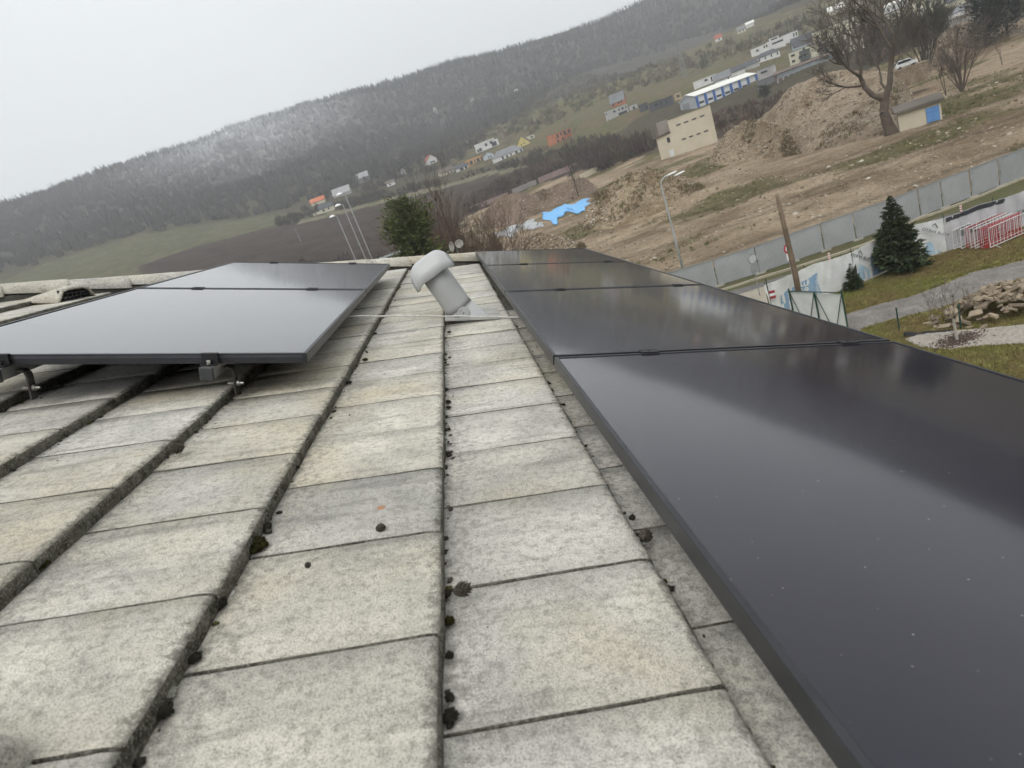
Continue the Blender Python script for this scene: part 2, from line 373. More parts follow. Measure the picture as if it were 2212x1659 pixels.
# ------------------------------------------------------------------ the house under the camera: roof tiles, verge, walls
def roof_child(o, parent):
    o.parent = parent; return o
GAUGE, COVER = .37, .294
def tile_mat(name, edge):
    m, nt, b = _nt(name)
    P_ = pos(nt); PX = pos(nt, (3.2, 22, 8)); OB = pos(nt, kind='obj')
    oi = nt.nodes.new('ShaderNodeObjectInfo')
    n_f = nz(nt, 380, 3, .65, P_); n_m = nz(nt, 60, 5, .7, P_); n_l = nz(nt, 3.6, 6, .62, P_, .4); n_s = nz(nt, 1.0, 5, .6, PX, .3); n_y = nz(nt, 2.3, 4, .55, P_)
    sep = nt.nodes.new('ShaderNodeSeparateXYZ'); nt.links.new(nt.nodes.new('ShaderNodeTexCoord').outputs['Object'], sep.inputs[0])
    c = mixc(nt, ramp(nt, n_l, .34, .66), (.42, .405, .37), (.72, .69, .615))
    c = mixc(nt, mathn(nt, 'MULTIPLY', ramp(nt, n_y, .5, .68), .55), c, (.58, .51, .36))
    c = mixc(nt, mathn(nt, 'MULTIPLY', ramp(nt, n_s, .54, .72), .6), c, (.20, .19, .175))
    stain = mathn(nt, 'MULTIPLY', ramp(nt, sep.outputs['X'], -.27, -.355), ramp(nt, n_m, .38, .6))
    if edge: c = mixc(nt, mathn(nt, 'MULTIPLY', stain, .6), c, (.215, .205, .20))
    c = mixc(nt, mathn(nt, 'MULTIPLY', ramp(nt, n_m, .48, .64), .52), c, (.20, .185, .16))
    spk = mathn(nt, 'MULTIPLY', ramp(nt, n_f, .51, .61), .58)
    c = mixc(nt, spk, c, (.13, .122, .105))
    c = mixc(nt, mathn(nt, 'MULTIPLY', ramp(nt, n_f, .42, .34), .5), c, (.74, .715, .65))
    hs = nt.nodes.new('ShaderNodeHueSaturation'); nt.links.new(ramp(nt, oi.outputs['Random'], 0, 1, .90, 1.06), hs.inputs['Value']); nt.links.new(c, hs.inputs['Color'])
    wn2 = nt.nodes.new('ShaderNodeTexWhiteNoise'); wn2.noise_dimensions = '1D'; nt.links.new(mathn(nt, 'MULTIPLY', oi.outputs['Random'], 91.7), wn2.inputs['W'])
    tintc = mixc(nt, wn2.outputs['Value'], (.98, .985, 1.0), (1.02, 1.0, .95)); tinted = mixc(nt, 1.0, hs.outputs[0], tintc, 'MULTIPLY')
    vor = nt.nodes.new('ShaderNodeTexVoronoi'); vor.inputs['Scale'].default_value = 7.0; nt.links.new(P_, vor.inputs['Vector'])
    wb = nt.nodes.new('ShaderNodeTexWhiteNoise'); nt.links.new(vor.outputs['Position'], wb.inputs['Vector'])
    lich = mathn(nt, 'MULTIPLY', mathn(nt, 'LESS_THAN', mathn(nt, 'ADD', vor.outputs['Distance'], mathn(nt, 'MULTIPLY', n_m, .08)), .13), mathn(nt, 'GREATER_THAN', wb.outputs['Value'], .93))
    c = mixc(nt, mathn(nt, 'MULTIPLY', lich, .8), tinted, (.40, .19, .085))
    lich2 = mathn(nt, 'MULTIPLY', mathn(nt, 'LESS_THAN', mathn(nt, 'ADD', vor.outputs['Distance'], mathn(nt, 'MULTIPLY', n_m, .1)), .12), mathn(nt, 'LESS_THAN', wb.outputs['Value'], .06))
    c = mixc(nt, mathn(nt, 'MULTIPLY', lich2, .7), c, (.68, .66, .60))
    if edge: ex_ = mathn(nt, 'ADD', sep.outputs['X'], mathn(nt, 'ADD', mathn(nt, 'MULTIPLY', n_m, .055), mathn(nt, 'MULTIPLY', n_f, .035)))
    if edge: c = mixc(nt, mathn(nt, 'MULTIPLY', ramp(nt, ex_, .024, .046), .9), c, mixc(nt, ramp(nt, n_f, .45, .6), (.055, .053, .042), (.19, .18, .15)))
    nt.links.new(c, b.inputs['Base Color']); b.inputs['Roughness'].default_value = .95; b.inputs['Specular IOR Level'].default_value = .12
    bump(nt, b, mathn(nt, 'ADD', n_f, mathn(nt, 'MULTIPLY', n_m, 1.2)), .55, .004)
    return m
TILE = tile_mat('concrete_tile', True); CAPM = tile_mat('concrete_cap', False)
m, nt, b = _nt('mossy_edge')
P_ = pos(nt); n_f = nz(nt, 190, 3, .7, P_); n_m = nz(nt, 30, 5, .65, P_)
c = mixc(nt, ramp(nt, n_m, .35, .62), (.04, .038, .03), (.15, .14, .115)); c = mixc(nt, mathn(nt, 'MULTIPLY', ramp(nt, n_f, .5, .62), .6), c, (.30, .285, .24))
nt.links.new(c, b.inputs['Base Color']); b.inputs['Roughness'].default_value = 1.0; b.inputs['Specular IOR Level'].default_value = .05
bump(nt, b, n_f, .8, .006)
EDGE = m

def tile_mesh(seed, w=COVER - .0034):
    rg = random.Random(seed); L0 = -(GAUGE + .06); t = .040
    xs = [L0, -.36, -.30, -.24, -.18, -.12, -.08, -.045, -.026]
    prof = [(x, 0.0) for x in xs] + [(-.010, -.0012), (-.003, -.0048), (0.0, -.013), (.0005, -.026), (-.001, -t)]
    ys = [-w / 2 + .0, -w / 2 + .0016, -w / 4, -.01, w / 4, w / 2 - .0016, w / 2]
    mb = MB(); vs = []
    wob = [rg.uniform(-.0018, .0012) for _ in ys]
    for i, (x, z) in enumerate(prof):
        for j, y in enumerate(ys):
            ez = -.0045 if j in (0, len(ys) - 1) else 0.0
            k = max(0, 1 - abs(x) / .06)
            vs.append((x + wob[j] * k + (rg.uniform(-.0012, .0012) if i > 8 else 0), y, z + ez + (rg.uniform(-.0008, .0008) if i < 9 else rg.uniform(-.0015, .0015))))
    ny = len(ys); fs = []; ms = []
    for i in range(len(prof) - 1):
        for j in range(ny - 1):
            fs.append((i * ny + j, (i + 1) * ny + j, (i + 1) * ny + j + 1, i * ny + j + 1)); ms.append(1 if i >= 10 or j in (0, ny - 2) else 0)
    # sides and underside
    base = len(vs)
    for (x, z) in (prof[0], prof[-1]):
        for y in (ys[0], ys[-1]): vs.append((x, y, -t))
    mb.add(vs, fs); mb.m = ms
    for j in (0, ny - 1):
        loop = [i * ny + j for i in range(len(prof))]; bot = base + (0 if j == 0 else 1)
        f = tuple(loop + [bot]) if j else tuple(reversed(loop + [bot])); mb.f.append(f); mb.m.append(1)
    mb.f.append((base, base + 1, base + 3, base + 2)); mb.m.append(1)
    me = bpy.data.meshes.new('tile'); me.from_pydata(mb.v, [], mb.f); me.materials.append(TILE); me.materials.append(EDGE)
    me.polygons.foreach_set('material_index', mb.m); me.polygons.foreach_set('use_smooth', [True] * len(me.polygons)); me.update()
    return me
house = thing('house', 'low pitched house roof of weathered concrete tiles carrying black solar panels', 'house', (0, 0, 0))
# verge: the line of half round caps that closes the roof at its far end
VERGE = lambda e: 6.72 + .50 * (e - .3) if e < .3 else 6.72 + .12 * (e - .3)
mb = MB()                                              # the deck under the tiles
deck = [(-6.0, -3.0), (1.62, -3.0), (1.62, VERGE(1.62)), (.3, VERGE(.3)), (-6.0, VERGE(-6.0))]
mb.add([roof_pt(e, y, -.062) for e, y in deck] + [roof_pt(e, y, -.16) for e, y in deck],
       [(0, 1, 2, 3, 4), (9, 8, 7, 6, 5)] + [(i, (i + 1) % 5, 5 + (i + 1) % 5, 5 + i) for i in range(5)])
roof_o = mb.build('roof', mat('roof_batten', (.10, .085, .07), .9, .3, 4), house)
tiles = []
TILT = math.atan2(.034, GAUGE)
MT = [tile_mesh(100 + i) for i in range(8)]
_hide = lambda e, y: (.55 < e < 1.45 and y > .2) or (-1.75 < e < -.75 and 2.45 < y < 5.0)
_cut = []
for k in range(-15, 4):
    e = .335 + GAUGE * k
    off = .60 + (COVER / 2 if k % 2 else 0)
    for j in range(-4, 26):
        y = off + COVER * (j - .5)
        if y < .10 or y > VERGE(e - .18) - .10: continue
        tiles.append((e, y))
tiles.sort(key=lambda q: (q[0] * q[0] + q[1] * q[1]) + (50 if _hide(*q) else 0))
rest = MB(); rest_m = []
for i, (e, y) in enumerate(tiles):
    n = .017 + random.uniform(-.0008, .0008)
    Ml = Matrix.Translation(Vector((e + random.uniform(-.002, .002), y, n))) @ Matrix.Rotation(random.uniform(-.004, .004), 4, 'Z') @ Matrix.Rotation(-TILT + random.uniform(-.006, .006), 4, 'Y') @ Matrix.Rotation(random.uniform(-.0025, .0025), 4, 'X')
    me = MT[i % 8]
    if i < 296:
        o = bpy.data.objects.new('tile', me); link(o, roof_o); o.matrix_world = ROOF_M @ Ml
    else:
        W = ROOF_M @ Ml; rest.add([W @ v.co for v in me.vertices], [tuple(p.vertices) for p in me.polygons]); rest_m += [p.material_index for p in me.polygons]
if rest.v:
    rest.m = rest_m; o = rest.build('covered_tiles', [TILE, EDGE], roof_o, smooth=True); o['kind'] = 'stuff'
# verge caps
def cap_mesh(seed):
    rg = random.Random(seed); L = .47; mb = MB(); vs = []; n = 11
    xs = [0, .02, .06, .2, .34, .45, L]; rad = [.094, .104, .106, .105, .104, .103, .102]
    for i, x in enumerate(xs):
        for j in range(n):
            t = math.pi * j / (n - 1); r_ = rad[i] + rg.uniform(-.0015, .0015) - .032 * (x / L)
            vs.append((x, -math.cos(t) * r_, math.sin(t) * r_ * .88 - .012))
    fs = [(i * n + j, (i + 1) * n + j, (i + 1) * n + j + 1, i * n + j + 1) for i in range(len(xs) - 1) for j in range(n - 1)]
    fs += [tuple(range(n - 1, -1, -1)), tuple(range((len(xs) - 1) * n, len(xs) * n))]
    mb.add(vs, fs); return mb.mesh('verge_cap', [CAPM], smooth=True)
MC = [cap_mesh(i) for i in range(4)]
e = 1.55; i = 0
while e > -5.6:
    y = VERGE(e); y2 = VERGE(e - .41); a = math.atan2(y2 - y, -.41)
    o = bpy.data.objects.new('verge_cap', MC[i % 4]); link(o, roof_o)
    o.matrix_world = ROOF_M @ Matrix.Translation(Vector((e, y + .03, .035 + random.uniform(-.004, .004)))) @ Matrix.Rotation(a, 4, 'Z') @ Matrix.Rotation(-.055, 4, 'Y')
    e -= .41 * math.cos(math.pi - a) ; i += 1
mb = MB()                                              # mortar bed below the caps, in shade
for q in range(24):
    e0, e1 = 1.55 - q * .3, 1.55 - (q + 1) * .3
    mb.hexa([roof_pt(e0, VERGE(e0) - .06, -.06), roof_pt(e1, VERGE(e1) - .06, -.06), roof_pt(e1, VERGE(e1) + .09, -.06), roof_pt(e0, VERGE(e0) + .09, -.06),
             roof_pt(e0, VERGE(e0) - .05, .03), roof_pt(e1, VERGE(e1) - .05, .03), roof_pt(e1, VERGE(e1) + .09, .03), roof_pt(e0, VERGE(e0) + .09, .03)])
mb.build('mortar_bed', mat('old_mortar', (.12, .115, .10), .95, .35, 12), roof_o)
# walls of the house
mb = MB()
wl0, wl1 = roof_pt(-5.9, 0), roof_pt(1.35, 0)
for (x0, y0, x1, y1) in ((wl0[0], -2.8, wl1[0], -2.8), (wl1[0], -2.8, wl1[0], VERGE(1.3) - .1), (wl1[0], VERGE(1.3) - .1, wl0[0], VERGE(-5.9) - .1), (wl0[0], VERGE(-5.9) - .1, wl0[0], -2.8)):
    zt = lambda x: roof_pt(x / math.cos(SLOPE), 0, -.17)[2] - .19 if False else CAM[2] - .80 - x * math.tan(SLOPE) - .04
    dx, dy = x1 - x0, y1 - y0; L = math.hypot(dx, dy); nx, ny = dy / L * .3, -dx / L * .3
    mb.hexa([(x0, y0, 0), (x1, y1, 0), (x1 - nx, y1 - ny, 0), (x0 - nx, y0 - ny, 0), (x0, y0, zt(x0)), (x1, y1, zt(x1)), (x1 - nx, y1 - ny, zt(x1)), (x0 - nx, y0 - ny, zt(x0))])
mb.build('wall', mat('house_render', (.55, .52, .45), .9, .12, 1.5), house)
mb = MB(); g0, g1 = roof_pt(1.66, -3.0, -.12), roof_pt(1.66, VERGE(1.6), -.12)
prof = [(.07 * math.cos(t), .07 * math.sin(t)) for t in [math.pi * (1 + k / 8) for k in range(9)]]
mb.add([(g0[0] + p[0], g0[1], g0[2] + p[1]) for p in prof] + [(g1[0] + p[0], g1[1], g1[2] + p[1]) for p in prof], [(k, k + 1, 10 + k, 9 + k) for k in range(8)])
o = mb.build('gutter', mat('galvanised', (.42, .43, .44), .45, .12, 4, metal=.7), house); o.modifiers.new('s', 'SOLIDIFY').thickness = .004

# vent tiles: hooded tiles with a grille, one by the verge, one cut off by the lower left corner of the picture
GRILLE = mat('dark_grille', (.03, .03, .032), .6, .2, 20)
def vent_tile(e, y, rot, sc=1.0, n0=0.0):
    M = ROOF_M @ Matrix.Translation(Vector((e, y, n0))) @ Matrix.Rotation(rot, 4, 'Z')
    mb = MB(); L, W, H = .36 * sc, .27 * sc, .105 * sc
    pr = [(-L, 0.0), (-L * .55, .055 * sc), (0.0, H), (.035 * sc, H - .015 * sc)]
    nv = 7; vs = []
    for (x, z) in pr:
        for j in range(nv):
            t = j / (nv - 1); yy = (t - .5) * W * (1.15 if x > -.2 else 1.0); d = 1 - abs(2 * t - 1) ** 5
            vs.append(M @ Vector((x, yy, z * d + .004)))
    fs = [(i * nv + j, (i + 1) * nv + j, (i + 1) * nv + j + 1, i * nv + j + 1) for i in range(len(pr) - 1) for j in range(nv - 1)]
    mb.add(vs, fs); o = mb.build('vent_hood', CAPM, roof_o, smooth=True); o.modifiers.new('s', 'SOLIDIFY').thickness = .012
    mb = MB()
    for j in range(9): mb.box((0, 0, 0), (.008, .006, H * .82)); 
    g = MB(); Hh = H * .9
    for j in range(8):
        yy = (j / 7 - .5) * W * .86; g.box((.004, yy, Hh * .46), (.010, .007, Hh * .86))
    for j in range(4): g.box((.006, 0, Hh * (.1 + .25 * j)), (.010, W * .9, .008))
    g.v = [tuple(M @ Vector(p)) for p in g.v]; g.build('vent_grille', GRILLE, o)
vent_tile(-2.74, 4.72, R(-20))
o = bpy.data.objects.new('verge_cap', MC[0]); link(o, roof_o); o.matrix_world = ROOF_M @ Matrix.Translation(Vector((-.545, .52, .004))) @ Matrix.Rotation(R(158), 4, 'Z') @ Matrix.Rotation(.03, 4, 'Y')
# ------------------------------------------------------------------ solar panels on their rails
m, nt, b = _nt('panel_glass')                          # black cells behind faintly rippled glass
P_ = pos(nt); n_w = nz(nt, 34, 2, .5, pos(nt, (1, .35, 1))); n_d = nz(nt, 420, 2, .6, P_); n_p = nz(nt, 1.7, 4, .6, P_)
OBJ = nt.nodes.new('ShaderNodeTexCoord').outputs['Object']
sp = nt.nodes.new('ShaderNodeSeparateXYZ'); nt.links.new(OBJ, sp.inputs[0])
def cell_line(sock, step, wid):
    f = mathn(nt, 'FRACT', mathn(nt, 'DIVIDE', sock, step)); return mathn(nt, 'LESS_THAN', f, wid)
lines = mathn(nt, 'MAXIMUM', cell_line(sp.outputs['X'], .182, .016), cell_line(sp.outputs['Y'], .0915, .02))
c = mixc(nt, mathn(nt, 'MULTIPLY', lines, .55), (.010, .008, .0175), (.012, .011, .015))
vor = nt.nodes.new('ShaderNodeTexVoronoi'); vor.inputs['Scale'].default_value = 80.0; nt.links.new(P_, vor.inputs['Vector'])
wb = nt.nodes.new('ShaderNodeTexWhiteNoise'); nt.links.new(vor.outputs['Position'], wb.inputs['Vector'])
dust = mathn(nt, 'MULTIPLY', mathn(nt, 'LESS_THAN', vor.outputs['Distance'], mathn(nt, 'MULTIPLY', wb.outputs['Color'], .12)), mathn(nt, 'GREATER_THAN', wb.outputs['Value'], mathn(nt, 'SUBTRACT', 1.12, mathn(nt, 'MULTIPLY', n_p, .5))))
c = mixc(nt, mathn(nt, 'MULTIPLY', dust, .5), c, (.38, .37, .36))
film = mathn(nt, 'MULTIPLY', ramp(nt, n_p, .3, .75), .02); c = mixc(nt, film, c, (.4, .39, .38))
nt.links.new(c, b.inputs['Base Color']); b.inputs['Specular IOR Level'].default_value = .5; b.inputs['Specular Tint'].default_value = (.96, .92, 1.0, 1); b.inputs['IOR'].default_value = 1.32; b.inputs['Coat Weight'].default_value = 1.0; b.inputs['Coat IOR'].default_value = 1.32; b.inputs['Coat Roughness'].default_value = .07
nt.links.new(ramp(nt, n_p, .3, .7, .075, .11), b.inputs['Roughness'])
bump(nt, b, n_w, .035, .004)
GLASS = m
FRAME = mat('black_frame', (.045, .046, .052), .36, .2, 9, spec=.5, metal=.55)
CLAMP = mat('black_clamp', (.014, .014, .016), .45, .2, 30)
STEEL = mat('bright_steel', (.62, .61, .58), .3, .15, 40, metal=1.0)
ALU = mat('rail_alu', (.50, .50, .49), .4, .15, 12, metal=.85)
RUBBER = mat('end_cap_plastic', (.045, .047, .048), .7, .25, 25)
FH = .035
def panel(M, w, l, label, group):
    """M: frame whose x runs down the slope, y along the courses, z = panel top"""
    t = thing('solar_panel', label, 'solar panel', group=group); t.matrix_world = M
    fw = .012
    g = MB(); g.box((w / 2, l / 2, -.006), (w - 2 * fw + .004, l - 2 * fw + .004, .006)); go = g.build('glass', GLASS, t)
    for nm, c_, d_ in (('long_frame', (fw / 2, l / 2, -FH / 2), (fw, l, FH)), ('long_frame', (w - fw / 2, l / 2, -FH / 2), (fw, l, FH)),
                       ('short_frame', (w / 2, fw / 2, -FH / 2 - .0002), (w - 2 * fw - .0006, fw, FH - .0004)), ('short_frame', (w / 2, l - fw / 2, -FH / 2 - .0002), (w - 2 * fw - .0006, fw, FH - .0004))):
        f = MB(); f.box(c_, d_); fo = f.build(nm, FRAME, t, bevel=.0011)
        if nm == 'short_frame':                        # grooves pressed into the profile
            f = MB(); s_ = -1 if c_[1] < l / 2 else 1
            for q in (.0075, .0105, .0135): f.box((c_[0], c_[1] + s_ * (fw / 2 + .0004), -q), (d_[0], .0009, .0011))
            f.build('groove', mat('groove_sheen', (.10, .10, .115), .4, .2, 9), fo)
    bk = MB(); bk.box((w / 2, l / 2, -.014), (w - .03, l - .03, .002)); bk.build('back_sheet', mat('back_sheet', (.03, .03, .032), .7), t)
    return t
PL = 1.60; GAP = .022
# array by the camera's side, down the slope
PR_M = ROOF_M @ Matrix.Translation(Vector((.357, 0, .12))) @ Matrix.Rotation(.0075, 4, 'Z')
PW_R = 1.24
y0 = 1.955
lab = ['black solar panel closest to the camera, dust specks on its wide glass', 'black solar panel second in the row of four, beside the cable end',
       'black solar panel third in the row of four, beyond the grey vent pipe', 'black solar panel at the verge end of the row of four']
for i in range(4):
    y = y0 + GAP / 2 + (i - 1) * (PL + GAP); panel(PR_M @ Matrix.Translation(Vector((0, y, 0))), PW_R, PL, lab[i], 'row of four solar panels')
# array up the slope, set a little steeper on its rails
SL2 = R(20.8); D2 = .49
E2 = np.array([math.cos(SL2), 0, -math.sin(SL2)]); N2 = np.array([math.sin(SL2), 0, math.cos(SL2)])
M2 = Matrix(((E2[0], 0, N2[0], CAM[0] - D2 * N2[0]), (0, 1, 0, 0), (E2[2], 0, N2[2], CAM[2] - D2 * N2[2]), (0, 0, 0, 1)))
PW_L = 1.28; EL0 = -.47 - PW_L; YL = 2.035
panel(M2 @ Matrix.Translation(Vector((EL0, YL, 0))), PW_L, PL, 'black solar panel mirroring pale sky, its short edge clamped over a rail end', 'pair of solar panels up the slope')
panel(M2 @ Matrix.Translation(Vector((EL0, YL + PL + GAP, 0))), PW_L, PL, 'darker mirroring solar panel behind the clamped one, close to the verge caps', 'pair of solar panels up the slope')
def clamp(M, parent, end=False):
    c_ = MB()
    if end:
        c_.box((0, -.003, .0015), (.052, .012, .003)); c_.box((0, -.0095, -.014), (.052, .003, .034)); c_.box((0, -.021, -.0325), (.05, .026, .004))
    else:
        c_.box((0, 0, .0016), (.062, .040, .0024)); c_.box((0, 0, -.012), (.058, .016, .026)); c_.box((0, -.016, .0032), (.062, .005, .0014)); c_.box((0, .016, .0032), (.062, .005, .0014))
    c_.v = [tuple(M @ Vector(p)) for p in c_.v]; o = c_.build('end_clamp' if end else 'mid_clamp', CLAMP, parent)
    bt = MB(); bt.lathe([(.0075, 0), (.0075, .012), (.006, .0135), (.004, .0135), (.004, .009)], 12, c=(0, -.021, -.031) if end else (0, 0, -.0095))
    bt.v = [tuple(M @ Vector(p)) for p in bt.v]; bt.build('bolt', STEEL if end else CLAMP, o)
def rail(M, e, ya, yb, clamps, end_y, label, grp, htop=-FH - .001, hooks=()):
    r_ = MB(); r_.box((e, (ya + yb) / 2, htop - .02), (.04, yb - ya, .04)); r_.v = [tuple(M @ Vector(p)) for p in r_.v]
    t = thing('mounting_rail', label, 'mounting rail', group=grp); r_.build('rail_profile', ALU, t, bevel=.002)
    cp = MB(); cp.box((e, ya - .006, htop - .021), (.044, .014, .045)); cp.v = [tuple(M @ Vector(p)) for p in cp.v]; cp.build('end_cap', RUBBER, t, bevel=.004)
    for y in clamps: clamp(M @ Matrix.Translation(Vector((e, y, 0))), t)
    if end_y is not None: clamp(M @ Matrix.Translation(Vector((e, end_y, 0))), t, True)
    for y, s_ in hooks:
        h = MB(); w = .032
        path = [(.022, -.004), (.036, -.004), (.046, -.010), (.050, -.024), (.050, -.105)] if s_ > 0 else [(-.022, -.012), (-.05, -.012), (-.064, -.018), (-.068, -.034), (-.068, -.125)]
        for (xa, za), (xb, zb) in zip(path[:-1], path[1:]):
            d = Vector((xb - xa, 0, zb - za)).normalized(); nn = Vector((-d.z, 0, d.x)) * .003
            A, B = Vector((e + xa, 0, htop - .02 + za)), Vector((e + xb, 0, htop - .02 + zb))
            h.hexa([tuple(p + Vector((0, y - w / 2, 0))) for p in (A - nn, B - nn)] + [tuple(p + Vector((0, y + w / 2, 0))) for p in (B - nn, A - nn)] +
                   [tuple(p + Vector((0, y - w / 2, 0))) for p in (A + nn, B + nn)] + [tuple(p + Vector((0, y + w / 2, 0))) for p in (B + nn, A + nn)])
        h.v = [tuple(M @ Vector(p)) for p in h.v]; ho = h.build('roof_hook', mat('hook_steel', (.085, .08, .075), .6, .3, 20, metal=.3), t, bevel=.001)
        bt = MB(); bt.lathe([(.006, -.03), (.006, .0), (.011, .0), (.011, .008), (.005, .008), (.005, .022)], 10, M=Matrix.Rotation(R(90) * s_, 3, 'Y'), c=(e + .054 * s_, y, htop - .085))
        bt.v = [tuple(M @ Vector(p)) for p in bt.v]; bt.build('hook_bolt', STEEL, ho)
seams_r = [y0 + i * (PL + GAP) for i in range(3)]
def e_on(x, y, d): 
    q = roof_px(x, y, d); return q[0] - .342
er1, er2 = e_on(1397, 756, .12), e_on(1845, 744, .12)
rail(PR_M, er1, .15, y0 + 3 * (PL + GAP) + .06, seams_r, None, 'uphill aluminium rail under the row of four panels', 'rails under the row of four')
rail(PR_M, er2, .15, y0 + 3 * (PL + GAP) + .06, seams_r, None, 'downhill aluminium rail under the row of four panels', 'rails under the row of four')
def e_on2(x, y):
    d = ray(x, y); t = -D2 / d.dot(N2); return t * d.dot(E2)
el1 = e_on2(447, 768); el2 = e_on2(390, 625); el3 = e_on2(680, 625)
rail(M2, el1, YL - .045, YL + 2 * PL + .1, [YL + PL + GAP / 2, YL + 2 * PL + GAP + .008], YL - .001, 'aluminium rail with black end cap below the clamped panel', 'rails under the pair', hooks=((YL + .06, 1), (YL + 1.4, 1)))
el2 = EL0 + .33
rail(M2, el2, YL - .045, YL + 2 * PL + .1, [YL + PL + GAP / 2, YL + 2 * PL + GAP + .008], YL - .001, 'uphill aluminium rail under the pair of panels', 'rails under the pair', hooks=((YL + .03, 1),))
print('rails', er1, er2, el1, el2, el3, e_on2(0, 705), e_on2(490, 570), e_on2(655, 768))
# ------------------------------------------------------------------ street side: lawn, path, road, fences
def sheet(name, pts, z, material, kind='structure', sub=0.0, thick=0.0):
    """a flat sheet laid over the ground through photo points"""
    poly = [hit(*p) for p in pts]; mb = MB()
    mb.add([(p.x, p.y, z) for p in poly], [tuple(range(len(poly)))]); o = mb.build(name, material)
    if o.data.polygons[0].normal.z < 0: o.data.flip_normals()
    if thick:
        s_ = o.modifiers.new('s', 'SOLIDIFY'); s_.thickness = thick; s_.offset = -1
    return tag(o, kind=kind)
LAWN = mat('lawn', (.25, .26, .062), .95, .45, .55, .5, col2=(.20, .165, .065), fine=.35)
VERGE_G = mat('verge_grass', (.085, .095, .03), .95, .3, .8, .4, col2=(.12, .10, .05), fine=.3)
GRAVEL = mat('path_gravel', (.28, .255, .235), .95, .3, 1.2, .6, col2=(.17, .155, .14), fine=.45)
ASPH = mat('asphalt', (.17, .16, .15), .9, .2, .7, .2, col2=(.115, .11, .105), fine=.2)
PAVE = mat('pavement', (.40, .355, .28), .9, .15, 1.0, .1, col2=(.30, .265, .21), fine=.2)
sheet('verge', [(1470, 625), (1553, 600), (1642, 577), (1851, 507), (2038, 436), (2212, 372), (2330, 330), (2330, 380), (2212, 418), (2143, 440), (2075, 458), (2020, 472), (1910, 524), (1806, 564), (1640, 612), (1500, 650)], .012, VERGE_G)
sheet('road', [(1500, 650), (1640, 612), (1806, 564), (1910, 524), (2020, 472), (2075, 458), (2143, 440), (2212, 418), (2330, 380), (2330, 400), (2212, 432), (2131, 453), (2075, 473), (1991, 496), (1900, 535), (1780, 578), (1660, 616), (1500, 668)], .018, ASPH)
sheet('pavement', [(1500, 668), (1660, 616), (1780, 578), (1900, 535), (1991, 496), (2075, 473), (2131, 453), (2212, 432), (2330, 400), (2330, 470), (2212, 490), (2047, 544), (1946, 575), (1851, 617), (1773, 644), (1640, 700)], .022, PAVE)
sheet('lawn', [(1640, 700), (1773, 644), (1851, 617), (1946, 580), (2047, 544), (2212, 490), (2330, 450), (2400, 760), (2400, 1000), (2000, 860), (1800, 760)], .026, LAWN)
sheet('path', [(1780, 700), (1827, 680), (1900, 658), (1970, 641), (2040, 615), (2098, 590), (2160, 576), (2212, 563), (2330, 530), (2330, 575), (2212, 602), (2133, 624), (2080, 648), (2029, 668), (1960, 684), (1871, 708), (1820, 735)], .032, GRAVEL)
# white pebbles over fabric
bed_px = [(1955, 735), (2000, 722), (2059, 717), (2130, 712), (2212, 704), (2330, 695), (2330, 740), (2212, 744), (2130, 748), (2047, 757), (1990, 752)]
FABRIC = mat('black_fabric', (.014, .014, .016), .8, .3, 6)
PEB = mat('white_pebble', (.50, .455, .40), .8, .2, 9, .0, col2=(.36, .32, .275), fine=.3, rnd=.1)
sheet('pebble_bed', bed_px, .040, mat('pebble_grit', (.30, .265, .225), .95, .3, 9, .4, fine=.4))
_bp = np.array([tuple(hit(*p)[:2]) for p in bed_px])
def rocks_np(pts, size, flat=.6, rng=RNG, sub=0):
    """low stones at pts: each a jittered octahedron-like lump (n,8 tris..)"""
    base = np.array([(1, 0, 0), (.31, .95, 0), (-.81, .59, 0), (-.81, -.59, 0), (.31, -.95, 0), (.4, .3, .75), (-.4, .25, .8), (0, -.45, .75), (0, 0, -.6)])
    fac = np.array([(0, 1, 5), (1, 6, 5), (1, 2, 6), (2, 3, 6), (3, 7, 6), (3, 4, 7), (4, 0, 7), (0, 5, 7), (5, 6, 7), (1, 0, 8), (2, 1, 8), (3, 2, 8), (4, 3, 8), (0, 4, 8)])
    n = len(pts); s = np.asarray(size).reshape(-1, 1, 1) * np.ones((n, 1, 1))
    V = base[None] * (1 + rng.uniform(-.3, .3, (n, 9, 3))) * np.concatenate([np.ones((n, 1, 1)), rng.uniform(.5, 1, (n, 1, 1)), flat * rng.uniform(.6, 1.2, (n, 1, 1))], 2)
    t = rng.uniform(0, 6.283, n); c_, s_ = np.cos(t)[:, None], np.sin(t)[:, None]
    tl = rng.uniform(-.5, .5, n)[:, None]; V = np.stack([V[..., 0], V[..., 1] * np.cos(tl) - V[..., 2] * np.sin(tl), V[..., 1] * np.sin(tl) + V[..., 2] * np.cos(tl)], -1)
    V = np.stack([V[..., 0] * c_ - V[..., 1] * s_, V[..., 0] * s_ + V[..., 1] * c_, V[..., 2]], -1) * s + np.asarray(pts)[:, None]
    F = (fac[None] + (np.arange(n) * 9)[:, None, None]).reshape(-1, 3)
    return V.reshape(-1, 3), F
def scatter(poly, n, rng=RNG):
    p = np.array(poly); lo, hi = p.min(0), p.max(0); out = []
    while len(out) < n:
        q = rng.uniform(lo, hi, (n * 2, 2)); q = q[in_poly(q[:, 0], q[:, 1], poly)]; out += q.tolist()
    return np.array(out[:n])
q = scatter(_bp.tolist(), 9000); V, F = rocks_np(np.c_[q, np.full(len(q), .05)], RNG.uniform(.02, .055, len(q)))
tag(np_obj('pebbles', V, F, PEB), 'white pebbles spread over the planting bed', 'pebbles', kind='stuff')
mb = MB(); a_ = hit(1953, 727); b_ = hit(2062, 716); vs = []
